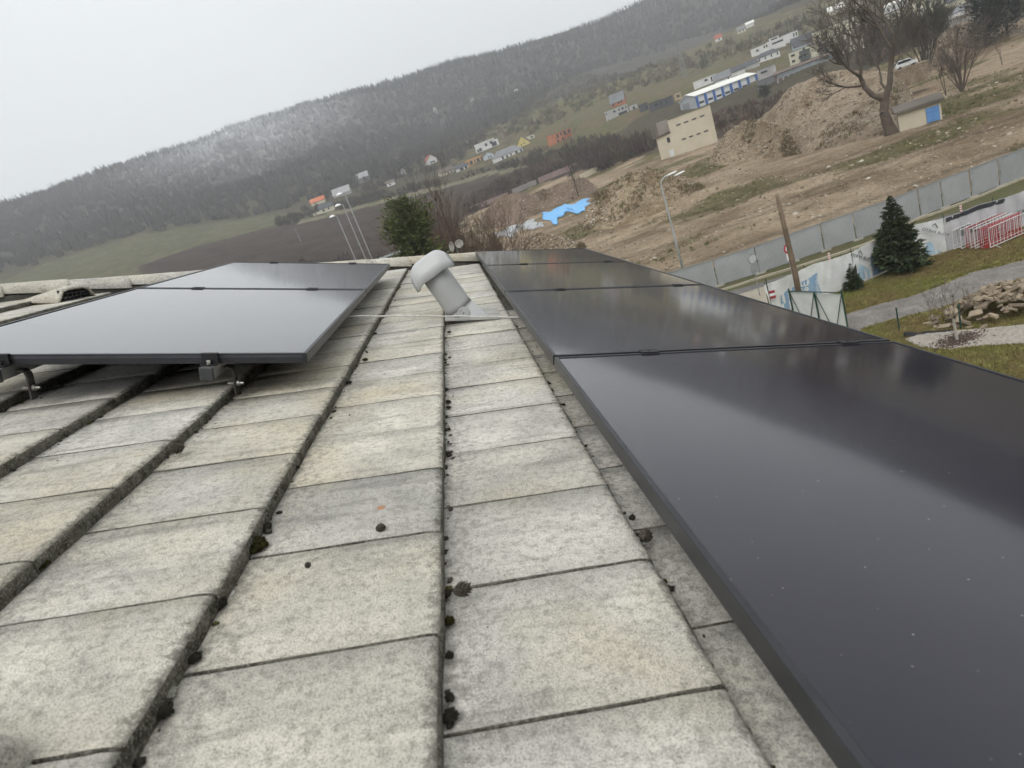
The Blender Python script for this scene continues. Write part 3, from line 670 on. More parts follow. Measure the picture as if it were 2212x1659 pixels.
for i in range(15):
    t = i / 14; p = a_.lerp(b_, t); w = (.28 + .12 * math.sin(t * 9)) * (1 - .6 * t); up = .05 + .09 * abs(math.sin(t * 7 + 1)) * (1 - t)
    d = Vector((-(b_ - a_).y, (b_ - a_).x, 0)).normalized()
    vs += [tuple(p + d * w * .6 + Vector((0, 0, .045))), tuple(p + d * w * .1 + Vector((0, 0, .045 + up))), tuple(p - d * w * .35 + Vector((0, 0, .06 + up * .5))), tuple(p - d * w * .6 + Vector((0, 0, .045)))]
mb.add(vs, [(i * 4 + j, i * 4 + j + 1, i * 4 + 5 + j, i * 4 + 4 + j) for i in range(14) for j in range(3)])
o = mb.build('weed_fabric', FABRIC, smooth=True); o.modifiers.new('s', 'SOLIDIFY').thickness = .01
tag(o, 'crumpled black weed fabric along the white pebble bed', 'fabric')
# kerb
KERB = mat('kerb_stone', (.46, .41, .31), .9, .15, 2, fine=.2)
kp = [hit(*p) for p in [(1520, 640), (1570, 626), (1640, 603), (1700, 586), (1806, 552), (1851, 538), (1910, 515), (1963, 482), (2024, 462), (2094, 435), (2211, 387), (2330, 340)]]
kr = thing('kerb', 'pale kerb edging the grass strip below the sheet metal fence', 'kerb', tuple(kp[0]))
kl = [0.0]
for a_, b_ in zip(kp[:-1], kp[1:]): kl.append(kl[-1] + (b_ - a_).length)
def along(pl, cum, s):
    for i in range(len(pl) - 1):
        if s <= cum[i + 1] or i == len(pl) - 2: return pl[i].lerp(pl[i + 1], (s - cum[i]) / (cum[i + 1] - cum[i]))
s = 0.0
while s + 1.0 < kl[-1]:
    a_, b_ = along(kp, kl, s), along(kp, kl, s + .985); c_ = (a_ + b_) / 2; an = math.atan2(b_.y - a_.y, b_.x - a_.x)
    mb = MB(); mb.box((0, 0, 0), ((b_ - a_).length, .14, .2)); o = mb.build('kerb_stone', KERB, kr, bevel=.012)
    o.location = (c_.x - kp[0].x, c_.y - kp[0].y, .05 + random.uniform(-.01, .01)); o.rotation_euler = (0, 0, an + random.uniform(-.01, .01)); s += 1.0

# sheet metal fence: panels of ribbed sheet on steel posts
SHEETM = mat('fence_sheet', (.42, .435, .44), .5, .12, .8, metal=.2, col2=(.36, .37, .375), rnd=.06, coords='pos')
POST = mat('fence_post', (.36, .36, .35), .55, .2, 3, metal=.3)
base_px = [(1440, 650), (1553, 619), (1642, 592), (1714, 567), (1782, 543), (1851, 520), (1925, 495), (1990, 470), (2038, 451), (2100, 428), (2160, 404), (2222, 382), (2290, 358)]
fp = [hit(*p) for p in base_px]
f_dir = [(b_ - a_) for a_, b_ in zip(fp[:-1], fp[1:])]
FENCE_H = 1.9
fence = thing('metal_fence', 'grey ribbed sheet metal fence between the road and the rubble site', 'fence', tuple(fp[0]))
for i, (a_, b_) in enumerate(zip(fp[:-1], fp[1:])):
    L = (b_ - a_).length; an = math.atan2(b_.y - a_.y, b_.x - a_.x)
    mb = MB(); nrib = int(L / .11); vs = []
    for k in range(nrib * 4 + 1):
        x = .05 + (L - .1) * k / (nrib * 4); y = (0, 0, .022, .022)[k % 4]
        vs += [(x, y, .10), (x, y, FENCE_H)]
    mb.add(vs, [(2 * k, 2 * k + 2, 2 * k + 3, 2 * k + 1) for k in range(nrib * 4)]); t = mb.build('sheet_panel', SHEETM, fence); t.modifiers.new('s', 'SOLIDIFY').thickness = .003
    t.location = a_ - fp[0]; t.rotation_euler = (R(random.uniform(-1.2, 1.2)), 0, an)
    mb = MB(); mb.tube([(.03, -.02, .0), (.03, -.02, FENCE_H + .05)], .028, 8); mb.build('post', POST, t)
    for z in (.12, 1.0, FENCE_H - .02):
        mb = MB(); mb.box((L / 2, -.028, z), (L - .06, .02, .04)) if z != 1.0 else mb.box((.03, -.055, z), (.10, .035, .06)); mb.build('rail' if z != 1.0 else 'coupler', POST if z != 1.0 else STEEL, t)
    mb = MB(); mb.box((.03, -.05, .06), (.65, .26, .13)); mb.build('foot_block', mat('concrete_foot', (.36, .34, .30), .95, .2, 4), t, bevel=.02)

# banner fence along the pavement
BANNER = mat('banner_cloth', (.70, .705, .69), .75, .10, 1.6, .7)
BLUE_P = mat('banner_blue', (.20, .34, .50), .75, .25, 2.0, col2=(.30, .42, .55)); BLACK_P = mat('banner_black', (.035, .038, .045), .75, .2, 3)
GREY_P = mat('banner_grey', (.40, .40, .42), .75, .25, 1.2, col2=(.55, .54, .55))
bp_px = [(1668, 690), (1720, 664), (1773, 644), (1851, 617), (1946, 572), (2047, 544), (2130, 517), (2212, 490), (2300, 462)]
bp = [hit(*p) for p in bp_px]
bcum = [0.0]
for a_, b_ in zip(bp[:-1], bp[1:]): bcum.append(bcum[-1] + (b_ - a_).length)
BH = 1.85
def bpoint(s, h, off=0.0):
    a_ = along(bp, bcum, max(0, s - .05)); b_ = along(bp, bcum, min(bcum[-1], s + .05)); d = (b_ - a_).normalized(); nrm = Vector((d.y, -d.x, 0))
    if nrm.dot(Vector((a_.x, a_.y, 0))) > 0: nrm = -nrm                      # towards the house
    sag = .10 * abs(math.sin(s * 1.05)) * h
    wr = .05 * math.sin(s * 7 + h * 4) * math.sin(h * 3.1) + .03 * math.sin(s * 17 - h * 9) + .02 * math.sin(s * 31 + h * 5)
    return along(bp, bcum, s) + nrm * (wr + off) + Vector((0, 0, .06 + (BH - sag) * h))
def bpatch(s0, s1, h0, h1, off, material, name, parent, hs=None):
    ns = max(4, int((s1 - s0) / .14)); nh = 10; mb = MB(); vs = []
    for i in range(ns + 1):
        for j in range(nh + 1):
            s = s0 + (s1 - s0) * i / ns; ha, hb = (h0, h1) if hs is None else hs(i / ns)
            vs.append(tuple(bpoint(s, ha + (hb - ha) * j / nh, off)))
    mb.add(vs, [(i * (nh + 1) + j, (i + 1) * (nh + 1) + j, (i + 1) * (nh + 1) + j + 1, i * (nh + 1) + j + 1) for i in range(ns) for j in range(nh)])
    return mb.build(name, material, parent, smooth=True)
def s_at(x, y): 
    p = hit(x, y); best = min(range(600), key=lambda k: (along(bp, bcum, bcum[-1] * k / 599) - p).length); return bcum[-1] * best / 599
bparts = [(s_at(1668, 690), s_at(1851, 617), 'creased white banner with blue print, hung between wooden pole and small spruce'),
          (s_at(1851, 617), s_at(2047, 544), 'white banner with black lettering hung behind the large spruce'),
          (s_at(2047, 544), bcum[-1], 'grey printed banner hung behind the red and white barriers')]
bobj = []
for i, (s0, s1, lb) in enumerate(bparts):
    t = thing('banner', lb, 'banner', (0, 0, 0), group='banners along the pavement'); bobj.append(t)
    bpatch(s0, s1 - .02, 0, 1, 0, GREY_P if i == 2 else BANNER, 'cloth', t)
    k = s0
    while k < s1 - .5:
        p = along(bp, bcum, k); mb = MB(); mb.tube([(p.x, p.y, 0), (p.x, p.y, BH + .16)], .022, 6)
        v = p.normalized() * .14; mb.v = [(x + v.x, y + v.y, z) for x, y, z in mb.v]; mb.build('post', mat('green_post', (.02, .055, .04), .5, .2, 5), t); k += 2.45
def btext(txt, s, h, size, material, parent, rot=0.0, mirror=False):
    cu = bpy.data.curves.new('lettering', 'FONT'); cu.body = txt; cu.size = size; cu.extrude = .002; cu.align_x = 'CENTER'; cu.align_y = 'CENTER'
    cu.materials.append(material); tmp = bpy.data.objects.new('lettering', cu); COL.objects.link(tmp); me = bpy.data.meshes.new_from_object(tmp.evaluated_get(bpy.context.evaluated_depsgraph_get())); bpy.data.objects.remove(tmp)
    if not me.materials: me.materials.append(material)
    o = bpy.data.objects.new('lettering', me); link(o, parent)
    p = bpoint(s, h, .10); a_, b_ = along(bp, bcum, s - .2), along(bp, bcum, s + .2); d = (b_ - a_).normalized(); nrm = Vector((d.y, -d.x, 0))
    if nrm.dot(Vector((a_.x, a_.y, 0))) > 0: nrm = -nrm
    up = Vector((0, 0, 1)); xr = up.cross(nrm)
    M = Matrix((xr, up, nrm)).transposed().to_4x4() @ Matrix.Rotation(rot, 4, 'Z')
    if mirror: M = M @ Matrix.Scale(-1, 4, (1, 0, 0))
    M.translation = p; o.matrix_world = M
LETW = mat('letter_white', (.75, .77, .78), .7)
sA, sB = s_at(1690, 678), s_at(1775, 643)
bpatch(sA, sB, .02, .66, .02, BLUE_P, 'blue_print', bobj[0], hs=lambda t: (.02, .52 + .2 * t))
sm = (sA + sB) / 2
btext('AŠE', sm + .35, .36, .62, LETW, bobj[0], R(82)); btext('hypotéka', sm + .95, .36, .30, LETW, bobj[0], R(82))
s1 = s_at(1851, 617); s2 = s_at(1900, 596)
bpatch(s1 - .35, s1 + .15, .12, .6, .02, BLACK_P, 'black_print', bobj[0], hs=lambda t: (.12 + .0 * t, .14 + .46 * t))
bpatch(s1 + .2, s1 + .95, .03, .62, .02, mat('banner_pale', (.40, .55, .66), .75, .2, 2), 'pale_print', bobj[1], hs=lambda t: (.03, .62 - .35 * t))
bpatch(s1 + 1.1, s1 + 2.4, .03, .60, .02, BLUE_P, 'blue_print', bobj[1])
btext('MA', s1 + 1.8, .33, .7, LETW, bobj[1], R(70))
btext('L', s1 + .45, .86, .42, BLACK_P, bobj[1], R(-160)); btext('YOUR PARTO', s1 + .55, .70, .24, BLACK_P, bobj[1], R(-32), True)
s3 = s_at(2047, 544)
bpatch(s3 - 1.0, s3 - .25, .03, .5, .02, mat('banner_pale', (.40, .55, .66)), 'pale_print', bobj[1], hs=lambda t: (.03, .12 + .35 * (1 - abs(2 * t - .6))))
btext('L', s3 - .45, .84, .42, BLACK_P, bobj[1], R(-160)); btext('YOUR PARTO', s3 - .5, .66, .22, BLACK_P, bobj[1], R(-32), True)
btext('C', s3 - 1.9, .12, .6, BLACK_P, bobj[1], R(30)); btext('&', s3 - 1.75, .66, .45, BLACK_P, bobj[1], R(20))
bpatch(s3 + .1, s3 + 3.0, .86, .985, .02, BLACK_P, 'dark_band', bobj[2])
bpatch(s3 + .5, s3 + 2.2, .30, .55, .02, mat('banner_mid', (.16, .17, .18), .75, .4, 3), 'picture_print', bobj[2])
btext('ARCHITEKT', s3 + 4.3, .42, .30, BLACK_P, bobj[2], 0, True); btext('A. Novotna', s3 + 4.4, .86, .2, BLACK_P, bobj[2], 0, True)

# gate of green tube with white cloth at the end of the banner fence
GREENT = mat('green_steel', (.018, .06, .045), .5, .2, 4)
ga, gb = hit(1722, 716), hit(1835, 728)
t = thing('gate', 'green steel gate with diagonal braces and white cloth behind it', 'gate', tuple(ga))
d = gb - ga; L = d.length; t.rotation_euler = (0, 0, math.atan2(d.y, d.x)); GH = 2.05
mb = MB(); mb.add([(0, .05, .1), (L, .05, .1), (L, .05, GH - .08), (L * .6, .05, GH - .1), (L * .3, .05, GH - .02), (0, .05, GH)], [(0, 1, 2, 3, 4, 5)])
mb.build('cloth', BANNER, t)
for x in (0, L / 2, L): mb = MB(); mb.tube([(x, 0, 0), (x, 0, GH + (.12 if x != L / 2 else 0))], .035, 8); mb.build('post', GREENT, t)
for z in (.1, GH): mb = MB(); mb.tube([(0, 0, z), (L, 0, z)], .025, 8); mb.build('cross_rail', GREENT, t)
for x0, x1 in ((0, L / 4), (L / 4 + .02, L / 2), (L / 2, L * .76), (L * .76 + .02, L)):
    up = x0 in (0, L / 2); mb = MB(); mb.tube([(x0, -.01, GH if up else .1), (x1, -.01, .1 if up else GH)], .018, 6); mb.build('brace', GREENT, t)
# red and white plate on the corner of the banner fence
p = hit(1672, 688); t = thing('warning_plate', 'small red and white plate on the dark corner post', 'plate', tuple(p), R(-20))
mb = MB(); mb.tube([(0, 0, 0), (0, 0, 2.2)], .03, 8); mb.build('post', mat('dark_post', (.05, .05, .045), .7), t)
for k, (z, mm) in enumerate(((1.45, 'red'), (1.25, 'white'), (1.05, 'red'))):
    mb = MB(); mb.box((.16, -.04, z * .7 + .42), (.28, .02, .135)); mb.build('plate_stripe', mat('plate_red', (.34, .045, .05), .5) if mm == 'red' else LETW, t)

# barriers stacked on the lawn
RED = mat('barrier_red', (.42, .02, .03), .45, .15, 3); WHITE = mat('barrier_white', (.72, .70, .68), .5, .12, 3)
f0, f1 = hit(2140, 541), hit(2210, 510); bdir = (f1 - f0).normalized(); ban = math.atan2(bdir.y, bdir.x)
def barrier_mesh_parts(t, m_, bars):
    W, H = 2.35, 1.1
    mb = MB(); mb.tube([(0, 0, .12), (0, 0, H), (W, 0, H), (W, 0, .12), (0, 0, .12)], .019, 8); mb.build('frame', m_, t)
    for k in range(1, bars): mb = MB(); mb.tube([(W * k / bars, 0, .13), (W * k / bars, 0, H - .01)], .011, 6); mb.build('bar', m_, t)
    mb = MB(); mb.tube([(0, 0, .28), (W, 0, .28)], .012, 6); mb.build('lower_rail', m_, t)
    for x in (.3, W - .3):
        mb = MB(); mb.tube([(x, -.28, .012), (x, -.05, .10), (x, 0, .13), (x, .05, .10), (x, .28, .012)], .014, 6); mb.build('foot', m_, t)
spec = [((2061, 544), WHITE, 9, 'white steel barrier at the outer end of the stack by the banner'), ((2078, 543), WHITE, 9, 'white barrier second from the outer end of the stack'),
        ((2090, 541), RED, 16, 'red barrier between two white ones in the stack'), ((2099, 541), WHITE, 11, 'white barrier in the middle of the stack, two red ones behind'),
        ((2108, 543), WHITE, 14, 'white barrier just before the solid red ones in the stack'), ((2120, 543), RED, 20, 'red barrier leaning in front of the white stack, close bars'),
        ((2129, 543), RED, 24, 'bright red barrier directly behind the front white one'), ((2140, 541), WHITE, 11, 'front white barrier of the stack, wide bars over red ones')]
for i, (q, m_, bars, lb) in enumerate(spec):
    p = hit(*q); t = thing('crowd_barrier', lb, 'barrier', (p.x, p.y, .03), ban + random.uniform(-.02, .02), 'barriers stacked on the lawn'); barrier_mesh_parts(t, m_, bars)

# wooden pole, street lamp, signs, bollards, posts
WOODP = mat('pole_wood', (.23, .165, .11), .85, .3, 3, .3, col2=(.13, .095, .068))
p = hit(1733, 672); top = at_r(1678, 420, math.hypot(p.x, p.y)); t = thing('utility_pole', 'bare leaning wooden pole without wires behind the green gate', 'pole', tuple(p))
mb = MB(); hgt = top.z - p.z
mb.tube([(0, 0, 0), (.02, .0, hgt * .35), (-.04, 0, hgt * .7), (top.x - p.x, top.y - p.y, hgt)], [.15, .14, .12, .085], 10); mb.build('shaft', WOODP, t, smooth=True)
mb = MB(); mb.box((-.02, -.03, hgt * .86), (.34, .05, .05)); mb.build('bracket', STEEL, t); mb = MB(); mb.lathe([(.32, 0), (.32, .25), (.26, .3)], 10); mb.build('base_collar', KERB, t)
p = at_r(1480, 600, 45.0); p.z = 0; t = thing('street_lamp', 'tall galvanised street lamp with two white heads by the fence', 'street lamp', (p.x, p.y, 0))
top = at_r(1428, 402, 45.0).z; mb = MB()
ex = Vector((C_RIGHT[0], C_RIGHT[1], 0)).normalized()
pts = [Vector((0, 0, 0)), Vector((0, 0, top * .45)), Vector((0, 0, top * .9)), Vector((0, 0, top))] + [Vector((0, 0, top)) + ex * (.62 * (1 - math.cos(k * .3))) + Vector((0, 0, .55 * math.sin(k * .3))) for k in range(1, 6)]
mb.tube(pts, [.095, .08, .06, .055] + [.045] * 5, 10); mb.build('mast', mat('lamp_mast', (.50, .51, .51), .5, .12, 2, metal=.3), t, smooth=True)
for k, (ax, dz) in enumerate(((.75, .0), (1.2, -.16))):
    c_ = pts[-1] + ex * (ax - .45) + Vector((0, -.25 * k, dz)); mb = MB(); an = math.atan2(ex.y, ex.x)
    mb.ico((0, 0, 0), 1, 2, (.42, .15, .085)); mb.v = [(c_.x + x * math.cos(an) - y * math.sin(an), c_.y + x * math.sin(an) + y * math.cos(an), c_.z + z + x * .1) for x, y, z in mb.v]
    o = mb.build('lamp_head', mat('lamp_white', (.74, .73, .70), .4, .08, 3), t, smooth=True)
SIGNB = mat('sign_back', (.34, .35, .35), .5, .2, 4, metal=.4)
p = hit(1642, 640); t = thing('road_sign', 'round grey backed road sign with small plates below', 'road sign', tuple(p), R(12))
mb = MB(); mb.tube([(0, 0, 0), (0, 0, 2.6)], .03, 8); mb.build('post', SIGNB, t)
mb = MB(); mb.lathe([(.3, -.012), (.31, 0), (.3, .012)], 24, c=(0, -.04, 2.3), M=Matrix.Rotation(R(90), 3, 'X')); mb.build('sign_disc', SIGNB, t)
mb = MB(); mb.lathe([(.235, -.004), (.235, .004)], 24, c=(0, -.06, 2.3), M=Matrix.Rotation(R(90), 3, 'X')); mb.build('disc_ring', mat('sign_ring', (.48, .49, .49), .5), t)
for z in (1.84, 1.56): mb = MB(); mb.box((.03, -.04, z), (.5, .015, .25)); mb.build('sub_plate', SIGNB, t)
p = hit(1712, 596); t = thing('road_sign', 'red ringed round sign over a white board beside the wooden pole', 'road sign', tuple(p), R(20))
mb = MB(); mb.tube([(0, 0, 0), (0, 0, 2.0)], .028, 8); mb.build('post', SIGNB, t)
mb = MB(); mb.lathe([(.3, -.012), (.3, .012)], 24, c=(0, -.04, 1.75), M=Matrix.Rotation(R(90), 3, 'X')); mb.build('sign_disc', RED, t)
mb = MB(); mb.lathe([(.2, -.006), (.2, .006)], 24, c=(0, -.056, 1.75), M=Matrix.Rotation(R(90), 3, 'X')); mb.build('disc_face', WHITE, t)
mb = MB(); mb.box((.05, -.04, 1.25), (.5, .015, .42)); mb.build('sub_plate', WHITE, t)
for i, (bx, by, lb) in enumerate(((1795, 575, 'red and white bollard on the grass edge near the wooden pole'), (2078, 473, 'red and white bollard on the road beyond the barriers'))):
    p = hit(bx, by); t = thing('bollard', lb, 'bollard', (p.x, p.y, .02), group='flexible bollards')
    mb = MB(); mb.lathe([(.13, 0), (.13, .04), (.06, .05), (.055, .45), (.05, .8), (.045, .82)], 12); mb.build('shaft', mat('bollard_red', (.50, .075, .05), .5), t, smooth=False)
    for z in (.46, .6, .73): mb = MB(); mb.lathe([(.058, z), (.058, z + .07)], 12); mb.build('band', LETW, t)
for i, (a_, b_, lb) in enumerate((((1943, 715), (1934, 666), 'thin green fence post standing alone on the lawn'), ((2076, 712), (2069, 659), 'thin green fence post at the pebble bed by the stone heap'))):
    p = hit(*a_); h = at_r(*b_, math.hypot(p.x, p.y)).z; mb = MB(); mb.tube([(0, 0, 0), (0, 0, h)], .03, 8); mb.lathe([(.034, h), (.034, h + .02), (.015, h + .035)], 8)
    o = mb.build('fence_post', GREENT); o.location = p; tag(o, lb, 'post', 'green fence posts')
# heap of building stone: every stone its own
STONE = mat('rubble_stone', (.34, .275, .195), .95, .3, 2.2, .4, col2=(.235, .185, .135), rnd=.28, fine=.25)
sp_c = hit(2140, 680); heap = thing('stone_heap', 'heap of broken yellowish building stone beside the gravel path', 'stone heap', tuple(sp_c))
smesh = []
for k in range(6):
    rg = random.Random(50 + k); bm = bmesh.new(); bmesh.ops.create_cube(bm, size=1)
    for v in bm.verts: v.co = Vector((v.co.x * rg.uniform(.7, 1.25), v.co.y * rg.uniform(.6, 1.1), v.co.z * rg.uniform(.5, 1.0)))
    bmesh.ops.bevel(bm, geom=bm.edges[:] + bm.verts[:], offset=.09, segments=1, affect='EDGES')
    for v in bm.verts: v.co += Vector([rg.uniform(-.05, .05) for _ in range(3)])
    me = bpy.data.meshes.new('stone'); bm.to_mesh(me); bm.free(); me.materials.append(STONE); smesh.append(me)
hd = (hit(2230, 660) - hit(2050, 690)).normalized(); hp = Vector((-hd.y, hd.x, 0)); HL = 2.6
for k in range(290):
    u, v = random.gauss(0, .42), random.gauss(0, .40)
    if u * u + v * v > 1.1: u *= .6; v *= .6
    hh = max(0, 1 - (abs(u) ** 1.6 + abs(v) ** 1.6)) * 1.15
    o = bpy.data.objects.new('stone', smesh[k % 6]); link(o, heap)
    o.location = hd * (u * HL + .6) + hp * v * 1.45 + Vector((0, 0, hh * random.uniform(.75, 1.0) + .06))
    sc = random.choice((.14, .18, .22, .26, .32)); o.scale = (sc * 1.25, sc, sc * .5); o.rotation_euler = (random.uniform(-.6, .6), random.uniform(-.6, .6), random.uniform(0, 6.28))
# ------------------------------------------------------------------ rubble site: heaps, stones, tarpaulins
def heap_mat(name, c1, c2, c3):
    m, nt, b = _nt(name); P_ = pos(nt); PS = pos(nt, (1, 1, .35))
    n1 = nz(nt, .22, 5, .6, P_); n2 = nz(nt, 1.3, 6, .7, PS); n3 = nz(nt, 6.5, 4, .7, P_)
    c = mixc(nt, ramp(nt, n2, .35, .65), c1, c2); c = mixc(nt, ramp(nt, n1, .5, .62), c, c3)
    c = mixc(nt, 1.0, c, mixc(nt, ramp(nt, n3, .36, .64), (.62, .6, .57), (1.3, 1.3, 1.28)), 'MULTIPLY')
    nt.links.new(c, b.inputs['Base Color']); b.inputs['Roughness'].default_value = .97; b.inputs['Specular IOR Level'].default_value = .08
    bump(nt, b, mathn(nt, 'ADD', n2, mathn(nt, 'MULTIPLY', n3, .5)), .8, .35); return m
HEAP1 = heap_mat('heap_tan', (.25, .19, .125), (.41, .33, .232), (.225, .168, .106))
HEAP2 = heap_mat('heap_reddish', (.17, .12, .09), (.25, .19, .145), (.16, .115, .08))
HEAP3 = heap_mat('heap_grey', (.23, .182, .135), (.375, .31, .236), (.21, .16, .112))
HEAPS = []
def mound(label, crest, foot, material, back=14.0, amp=.5, seed=0, dr=12.0):
    """loft: front foot -> crest -> back foot, all real points"""
    rg = np.random.default_rng(seed)
    Fp = np.array([hit(*q) for q in foot]); fr = np.linalg.norm(Fp[:, :2], axis=1); kt = np.linspace(0, 1, len(crest))
    C = np.array([at_r(q[0], q[1], float(np.interp(u, np.linspace(0, 1, len(fr)), fr)) + dr * (.35 + .65 * math.sin(math.pi * min(1, max(0, u))))) for q, u in zip(crest, kt)])
    n = 72; t = np.linspace(0, 1, n)
    def interp(P): 
        k = np.linspace(0, 1, len(P)); return np.stack([np.interp(t, k, P[:, i]) for i in range(3)], -1)
    c, f = interp(C), interp(Fp)
    ker = np.array([1, 2, 3, 2, 1]) / 9.0
    for a in (c, f):
        for i in range(3): a[:, i] = np.convolve(np.pad(a[:, i], 2, 'edge'), ker, 'valid')
    out = c[:, :2] / np.linalg.norm(c[:, :2], axis=1, keepdims=True)
    bk = c[:, :2] + out * back; bz = tz(bk[:, 0], bk[:, 1]) - .6
    rows = []; m1, m2 = 26, 14
    for j in range(m1 + 1):
        u = j / m1; p = f + (c - f) * u; h = (c[:, 2] - f[:, 2])
        p[:, 2] = f[:, 2] + h * (u ** 1.12) * (1.0) ; rows.append(p)
    for j in range(1, m2 + 1):
        u = j / m2; p = np.concatenate([c[:, :2] + (bk - c[:, :2]) * u, (c[:, 2] + (bz - c[:, 2]) * (u ** .8))[:, None]], 1); rows.append(p)
    V = np.stack(rows, 1)                                   # n, m, 3
    x, y = V[..., 0], V[..., 1]
    w = np.ones(V.shape[1]); w[0] = 0; w[1] = .5
    V[..., 2] += ((fbm(x / 5 + seed, y / 5, 4) - .47) * 2.2 + (fbm(x / 1.4, y / 1.4 + seed, 3) - .44) * .55) * amp * w[None]
    V[:, 0, 2] -= .5; V[0, :, 2] = np.minimum(V[0, :, 2], tz(x[0], y[0]) - .2); V[-1, :, 2] = np.minimum(V[-1, :, 2], tz(x[-1], y[-1]) - .2)
    k = V.shape[1]; I = np.arange(n * k).reshape(n, k)
    Fc = np.stack([I[:-1, :-1], I[1:, :-1], I[1:, 1:], I[:-1, 1:]], -1).reshape(-1, 4)
    o = np_obj('rubble_mound', V.reshape(-1, 3), Fc, material, smooth=True); tag(o, label, 'mound', 'rubble mounds on the site')
    HEAPS.append(V[:, :m1 + 4]); print('mound', seed, fr.round(), C[:, 2].round(1)); return V
mound('low reddish earth mound behind the blue tarpaulin', [(1036, 478, 100), (1069, 427, 104), (1119, 414, 106), (1148, 417, 107), (1180, 405, 110), (1231, 387, 114), (1262, 384, 116), (1290, 402, 112)],
      [(1030, 492), (1065, 494), (1107, 488), (1173, 457), (1231, 434), (1262, 428), (1290, 425)], HEAP2, 12, .45, 1, 9)
mound('steep stony mound with brown scrub on top, behind the street lamp', [(1262, 452, 92), (1290, 425, 94), (1316, 398, 97), (1376, 369, 100), (1450, 369, 103), (1495, 389, 104), (1530, 415, 100)],
      [(1258, 497), (1278, 498), (1305, 497), (1376, 482), (1465, 440), (1505, 412), (1535, 420)], HEAP1, 14, .45, 2, 13)
mound('small sandy heap just beyond the verge caps', [(1110, 530, 62), (1138, 508, 64), (1167, 500, 65), (1221, 514, 66), (1262, 535, 65)], [(1100, 560), (1160, 560), (1220, 560), (1275, 552)], HEAP1, 8, .25, 3, 5)
mound('tan earth cone between the beige building and the big tree', [(1540, 330, 125), (1562, 297, 130), (1585, 276, 134), (1606, 262, 136), (1650, 259, 138), (1700, 275, 135)],
      [(1528, 357), (1560, 358), (1600, 350), (1650, 344), (1700, 338), (1730, 334)], HEAP1, 16, .6, 4, 14)
mound('long high rubble mound behind the big bare tree', [(1625, 275, 140), (1681, 222, 148), (1704, 192, 150), (1726, 179, 150), (1806, 157, 146), (1870, 149, 140), (1925, 158, 132), (1965, 196, 122), (1988, 238, 115)],
      [(1610, 345), (1680, 338), (1732, 333), (1790, 322), (1840, 310), (1880, 300), (1912, 292), (1945, 272), (1990, 250)], HEAP3, 20, .75, 5, 24)
mound('pale gravel pile rising before the tyre shop', [(1985, 128, 150), (2000, 108, 153), (2024, 81, 156), (2053, 57, 160), (2089, 42, 162), (2120, 49, 160), (2150, 67, 158), (2175, 84, 155)],
      [(1978, 150), (2000, 148), (2049, 140), (2090, 120), (2120, 104), (2150, 92), (2180, 90)], HEAP3, 18, .5, 6, 14)
mound('flat grey stone bank at the upper corner beside the white pipe', [(2150, 82, 165), (2170, 66, 168), (2195, 58, 170), (2225, 52, 172)], [(2148, 90), (2170, 84), (2200, 76), (2230, 68)], HEAP3, 12, .4, 7, 6)
# loose stones over the site and the heaps
site = LAND['site']; q = scatter(site, 42000); az_, r_ = az_r(q[:, 0], q[:, 1]); q = q[(r_ < 170) & (RNG.uniform(0, 1, len(q)) < np.clip(1.3 - r_ / 150, .25, 1)) & (fbm(q[:, 0] / 8, q[:, 1] / 8, 3) > .36)]
inside = np.array([False] * len(q)); z = tz(q[:, 0], q[:, 1])
V1, F1 = rocks_np(np.c_[q, z], RNG.choice([.06, .10, .15, .26], len(q), p=[.45, .35, .16, .04]) * RNG.uniform(.7, 1.3, len(q)))
hv = []
for Hm in HEAPS:
    k = RNG.integers(0, Hm.shape[0] - 1, 3000), RNG.integers(2, Hm.shape[1] - 2, 3000); u = RNG.uniform(0, 1, (3000, 2))
    p = Hm[k] * (1 - u[:, :1]) + Hm[k[0] + 1, k[1]] * u[:, :1]; p = p + (Hm[k[0], k[1] + 1] - Hm[k]) * u[:, 1:]; hv.append(p)
hv = np.concatenate(hv); V2, F2 = rocks_np(hv, RNG.choice([.08, .13, .2, .3], len(hv), p=[.45, .35, .15, .05]) * RNG.uniform(.7, 1.2, len(hv)))
V = np.concatenate([V1, V2]); F = np.concatenate([F1, F2 + len(V1)])
tn = RNG.choice(3, len(V) // 9, p=[.55, .3, .15]); pal = np.array([(.32, .26, .19), (.17, .13, .095), (.52, .47, .39)])
tn = np.repeat(pal[tn] * RNG.uniform(.8, 1.15, (len(tn), 1)), 9, axis=0)
STN = attr_mat('loose_stone', 'tone', .95, .1, .2, 4)
tag(np_obj('rubble_stones', V, F, STN, attrs={'tone': ('POINT', tn)}), 'loose stones and rubble strewn over the site', 'rubble', kind='stuff')
# dry weeds and grass tufts on the site and heaps
def tufts_np(P, h, w, nb=14, rng=RNG, spread=.5):
    n = len(P); t = rng.uniform(0, 6.283, (n, nb)); lean = rng.uniform(.05, spread, (n, nb)); hh = h[:, None] * rng.uniform(.5, 1.1, (n, nb)); r0 = w[:, None] * np.sqrt(rng.uniform(0, 1, (n, nb)))
    a = rng.uniform(0, 6.283, (n, nb)); bx = P[:, 0, None] + r0 * np.cos(a); by = P[:, 1, None] + r0 * np.sin(a); bz = np.repeat(P[:, 2, None], nb, 1)
    bw = .06 * hh + .012; dx, dy = np.cos(t), np.sin(t)
    v0 = np.stack([bx - dy * bw, by + dx * bw, bz - .05], -1); v1 = np.stack([bx + dy * bw, by - dx * bw, bz - .05], -1)
    v2 = np.stack([bx + dx * lean * hh, by + dy * lean * hh, bz + hh], -1)
    V = np.stack([v0, v1, v2], 2).reshape(-1, 3); return V, np.arange(len(V)).reshape(-1, 3), nb * 3
WEED = attr_mat('dry_weed', 'tone', .95, .05, .2, 3)
